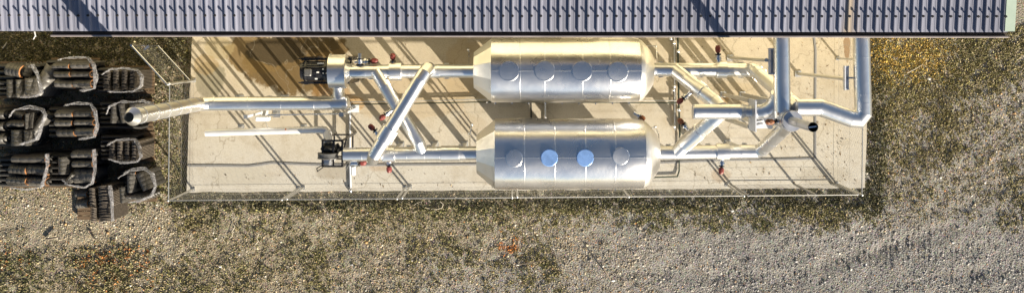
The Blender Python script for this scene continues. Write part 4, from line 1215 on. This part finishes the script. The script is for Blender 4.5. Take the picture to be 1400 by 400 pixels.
moss_shade = np.maximum(bmask(gp, gq, -60, 256, 30, 135, 10), np.maximum(bmask(gp, gq, 235, 1190, 255, 284, 6), bmask(gp, gq, 1180, 1208, 60, 292, 8)))  # dark plants along the slab; top-left box paints cast shade into the weeds
c = c * (1 - .6 * moss_shade)[:, None]
u = rng.random(n)
dry = u < .34 * (1 - .75 * moss_shade); c[dry] = np.array([.28, .225, .125]) * np.exp(rng.normal(0, .3, dry.sum()))[:, None]
gd = rng.random(n) < gold * .55; c[gd] = np.array([.50, .33, .07]) * np.exp(rng.normal(0, .3, gd.sum()))[:, None]
od = rng.random(n) < to * 1.0; c[od] = np.array([.46, .17, .035]) * np.exp(rng.normal(0, .3, od.sum()))[:, None]
bulk('weeds', V, FA, np.repeat(np.clip(c, .01, .7), 4, 0), M['leaf'], 4)

# leaf litter blown onto the slab
n = 6000
px = rng.uniform(262, 1180, n); py = rng.uniform(50, 256, n)
pr_ = .10 + .9 * sstep(1040, 1120, px) + .6 * bmask(px, py, 940, 1190, 225, 256, 10) + .5 * bmask(px, py, 255, 700, 238, 258, 8) + .4 * bmask(px, py, 960, 1180, 50, 70, 8) + .5 * bmask(px, py, 1120, 1160, 50, 110, 10)
keep = rng.random(n) < pr_ * (.4 + .9 * fbm(px / 30, py / 30, 19)) * .75; px, py = px[keep], py[keep]; n = len(px)
gx = (px - 700) * (H - SZ) / F; gy = (60 - py) * (H - SZ) / F
a = rng.uniform(0, 6.283, n); L = np.exp(rng.normal(np.log(.016), .5, n)); Wd = L * rng.uniform(.15, .45, n); dx, dy = np.cos(a), np.sin(a)
z = SZ + .006
pts = []
for (fl_, fw, fz) in ((-1, 0, 0), (0, 1, .012), (1, .2, .02), (.2, -1, .004)):
    pts.append(np.stack([gx + dx * L * fl_ - dy * Wd * fw, gy + dy * L * fl_ + dx * Wd * fw, z + fz * rng.random(n)], 1))
V = np.stack(pts, 1).reshape(-1, 3)
c = np.array([.17, .11, .05]) * np.exp(rng.normal(0, .5, n))[:, None]
bulk('leaf_litter', V, np.arange(4 * n).reshape(-1, 4), np.repeat(np.clip(c, .02, .5), 4, 0), M['leaf'], 4)

# single bits lying about
def rope(pts, label, r=.010, z=.06):
    m = MB(); q = [P(x, y, z + .02 * noise.noise((x * .3, y * .3, 0))) for x, y in pts]; m.tube(q, r, 8); tag(m.build('rope', M['rope']), label, 'rope')
rope([(566, 280), (570, 277), (577, 275), (575, 280), (584, 284), (595, 286), (604, 284), (606, 279), (602, 275)], 'white rope loop lying on the gravel just outside the front fence')
rope([(319, 306), (321, 310), (317, 316), (318, 322), (314, 325)], 'short curl of pale rope on the gravel, left one below the slab')
rope([(350, 317), (354, 319), (351, 325), (353, 329), (349, 334)], 'short curl of pale rope on the gravel, right one below the slab')
def stick(x0, y0, x1, y1, label, r=.016, up=.08, mat='stick'):
    m = MB(); m.tube([P(x0, y0, .05), P((x0 + x1) / 2, (y0 + y1) / 2 + .6, .05 + up * .6), P(x1, y1, .05 + up)], [r, r * .9, r * .5], 7); tag(m.build('stick', M[mat]), label, 'stick')
stick(707, 361, 746, 355, 'long thin stick on the gravel just below the orange plants', .016)
stick(63, 326, 80, 323, 'dark short stick on the pale gravel at lower left', .03)
stick(124, 317, 131, 327, 'dark short stick right of the other on the pale gravel', .03)
stick(834, 380, 825, 366, 'thin stub standing out of the gravel near the bottom edge', .02, .3)
stick(1268, 190, 1268, 240, 'thin straight stick lying in the weeds right of the slab', .010, .02)
stick(1240, 100, 1262, 88, 'pale bent stick in the golden weeds under the shed roof end', .012, .05, 'rope')
stick(4, 66, 9, 58, 'pale stick leaning in the dark corner under the eave at far left', .02, .1, 'rope')
def white_stone(x, y, s, label):
    m = MB(); c = P(x, y, .03); s *= .65; m.ball(c, s, (1.2, .8, .7), 9, 6)
    for v_ in m.v: v_ += Vector((noise.noise(v_ * 40), noise.noise(v_ * 40 + Vector((5, 0, 0))), 0)) * s * .4
    m.sm = [False] * len(m.sm); tag(m.build('white_stone', M['whitebox']), label, 'stone', 'white stones on the gravel')
for x, y, s, l in ((838, 383, .06, 'white stone beside the thin stub near the bottom edge'), (1001, 288, .05, 'white stone below the front fence, near its barred panel'), (1270, 108, .06, 'white stone in the weeds below the shed roof end'),
                   (1303, 331, .05, 'white stone on grey gravel at lower right'), (301, 364, .05, 'white stone on the gravel below the short rope curls'), (708, 361, .05, 'white stone at the end of the long thin stick'), (178, 390, .05, 'white stone beside the orange plants at lower left')):
    white_stone(x, y, s, l)

# ------------------------------------------------------------------ camera, light
cam = bpy.data.cameras.new('camera'); co = bpy.data.objects.new('camera', cam); COL.objects.link(co)
co.location = (0, 0, H); co.rotation_euler = (0, 0, 0)
cam.lens = 36; cam.sensor_width = 36; cam.sensor_fit = 'HORIZONTAL'; cam.shift_y = -.1; cam.clip_end = 500
S.camera = co
w = bpy.data.worlds.new('World'); S.world = w; w.use_nodes = True
nt = w.node_tree; bg = nt.nodes['Background']
sky = nt.nodes.new('ShaderNodeTexSky'); sky.sky_type = 'NISHITA'; sky.sun_disc = False
sky.sun_elevation = R(EL); sky.sun_rotation = math.atan2(SUN_AZ.x, SUN_AZ.y); sky.altitude = 200; sky.dust_density = .9; sky.air_density = 1.0
nt.links.new(sky.outputs[0], bg.inputs['Color']); bg.inputs['Strength'].default_value = .05
sd = bpy.data.lights.new('sun', 'SUN'); so = bpy.data.objects.new('sun', sd); COL.objects.link(so)
sd.energy = 5.0; sd.angle = R(.5); sd.color = (1, .89, .72)
dirv = Vector((SUN_AZ.x * math.cos(R(EL)), SUN_AZ.y * math.cos(R(EL)), math.sin(R(EL))))
so.rotation_euler = (-dirv).to_track_quat('-Z', 'Y').to_euler(); so.location = dirv * 40
S.render.engine = 'CYCLES'
S.view_settings.view_transform = 'Standard'; S.view_settings.look = 'None'; S.view_settings.gamma = 1
S.view_settings.exposure = 1.18
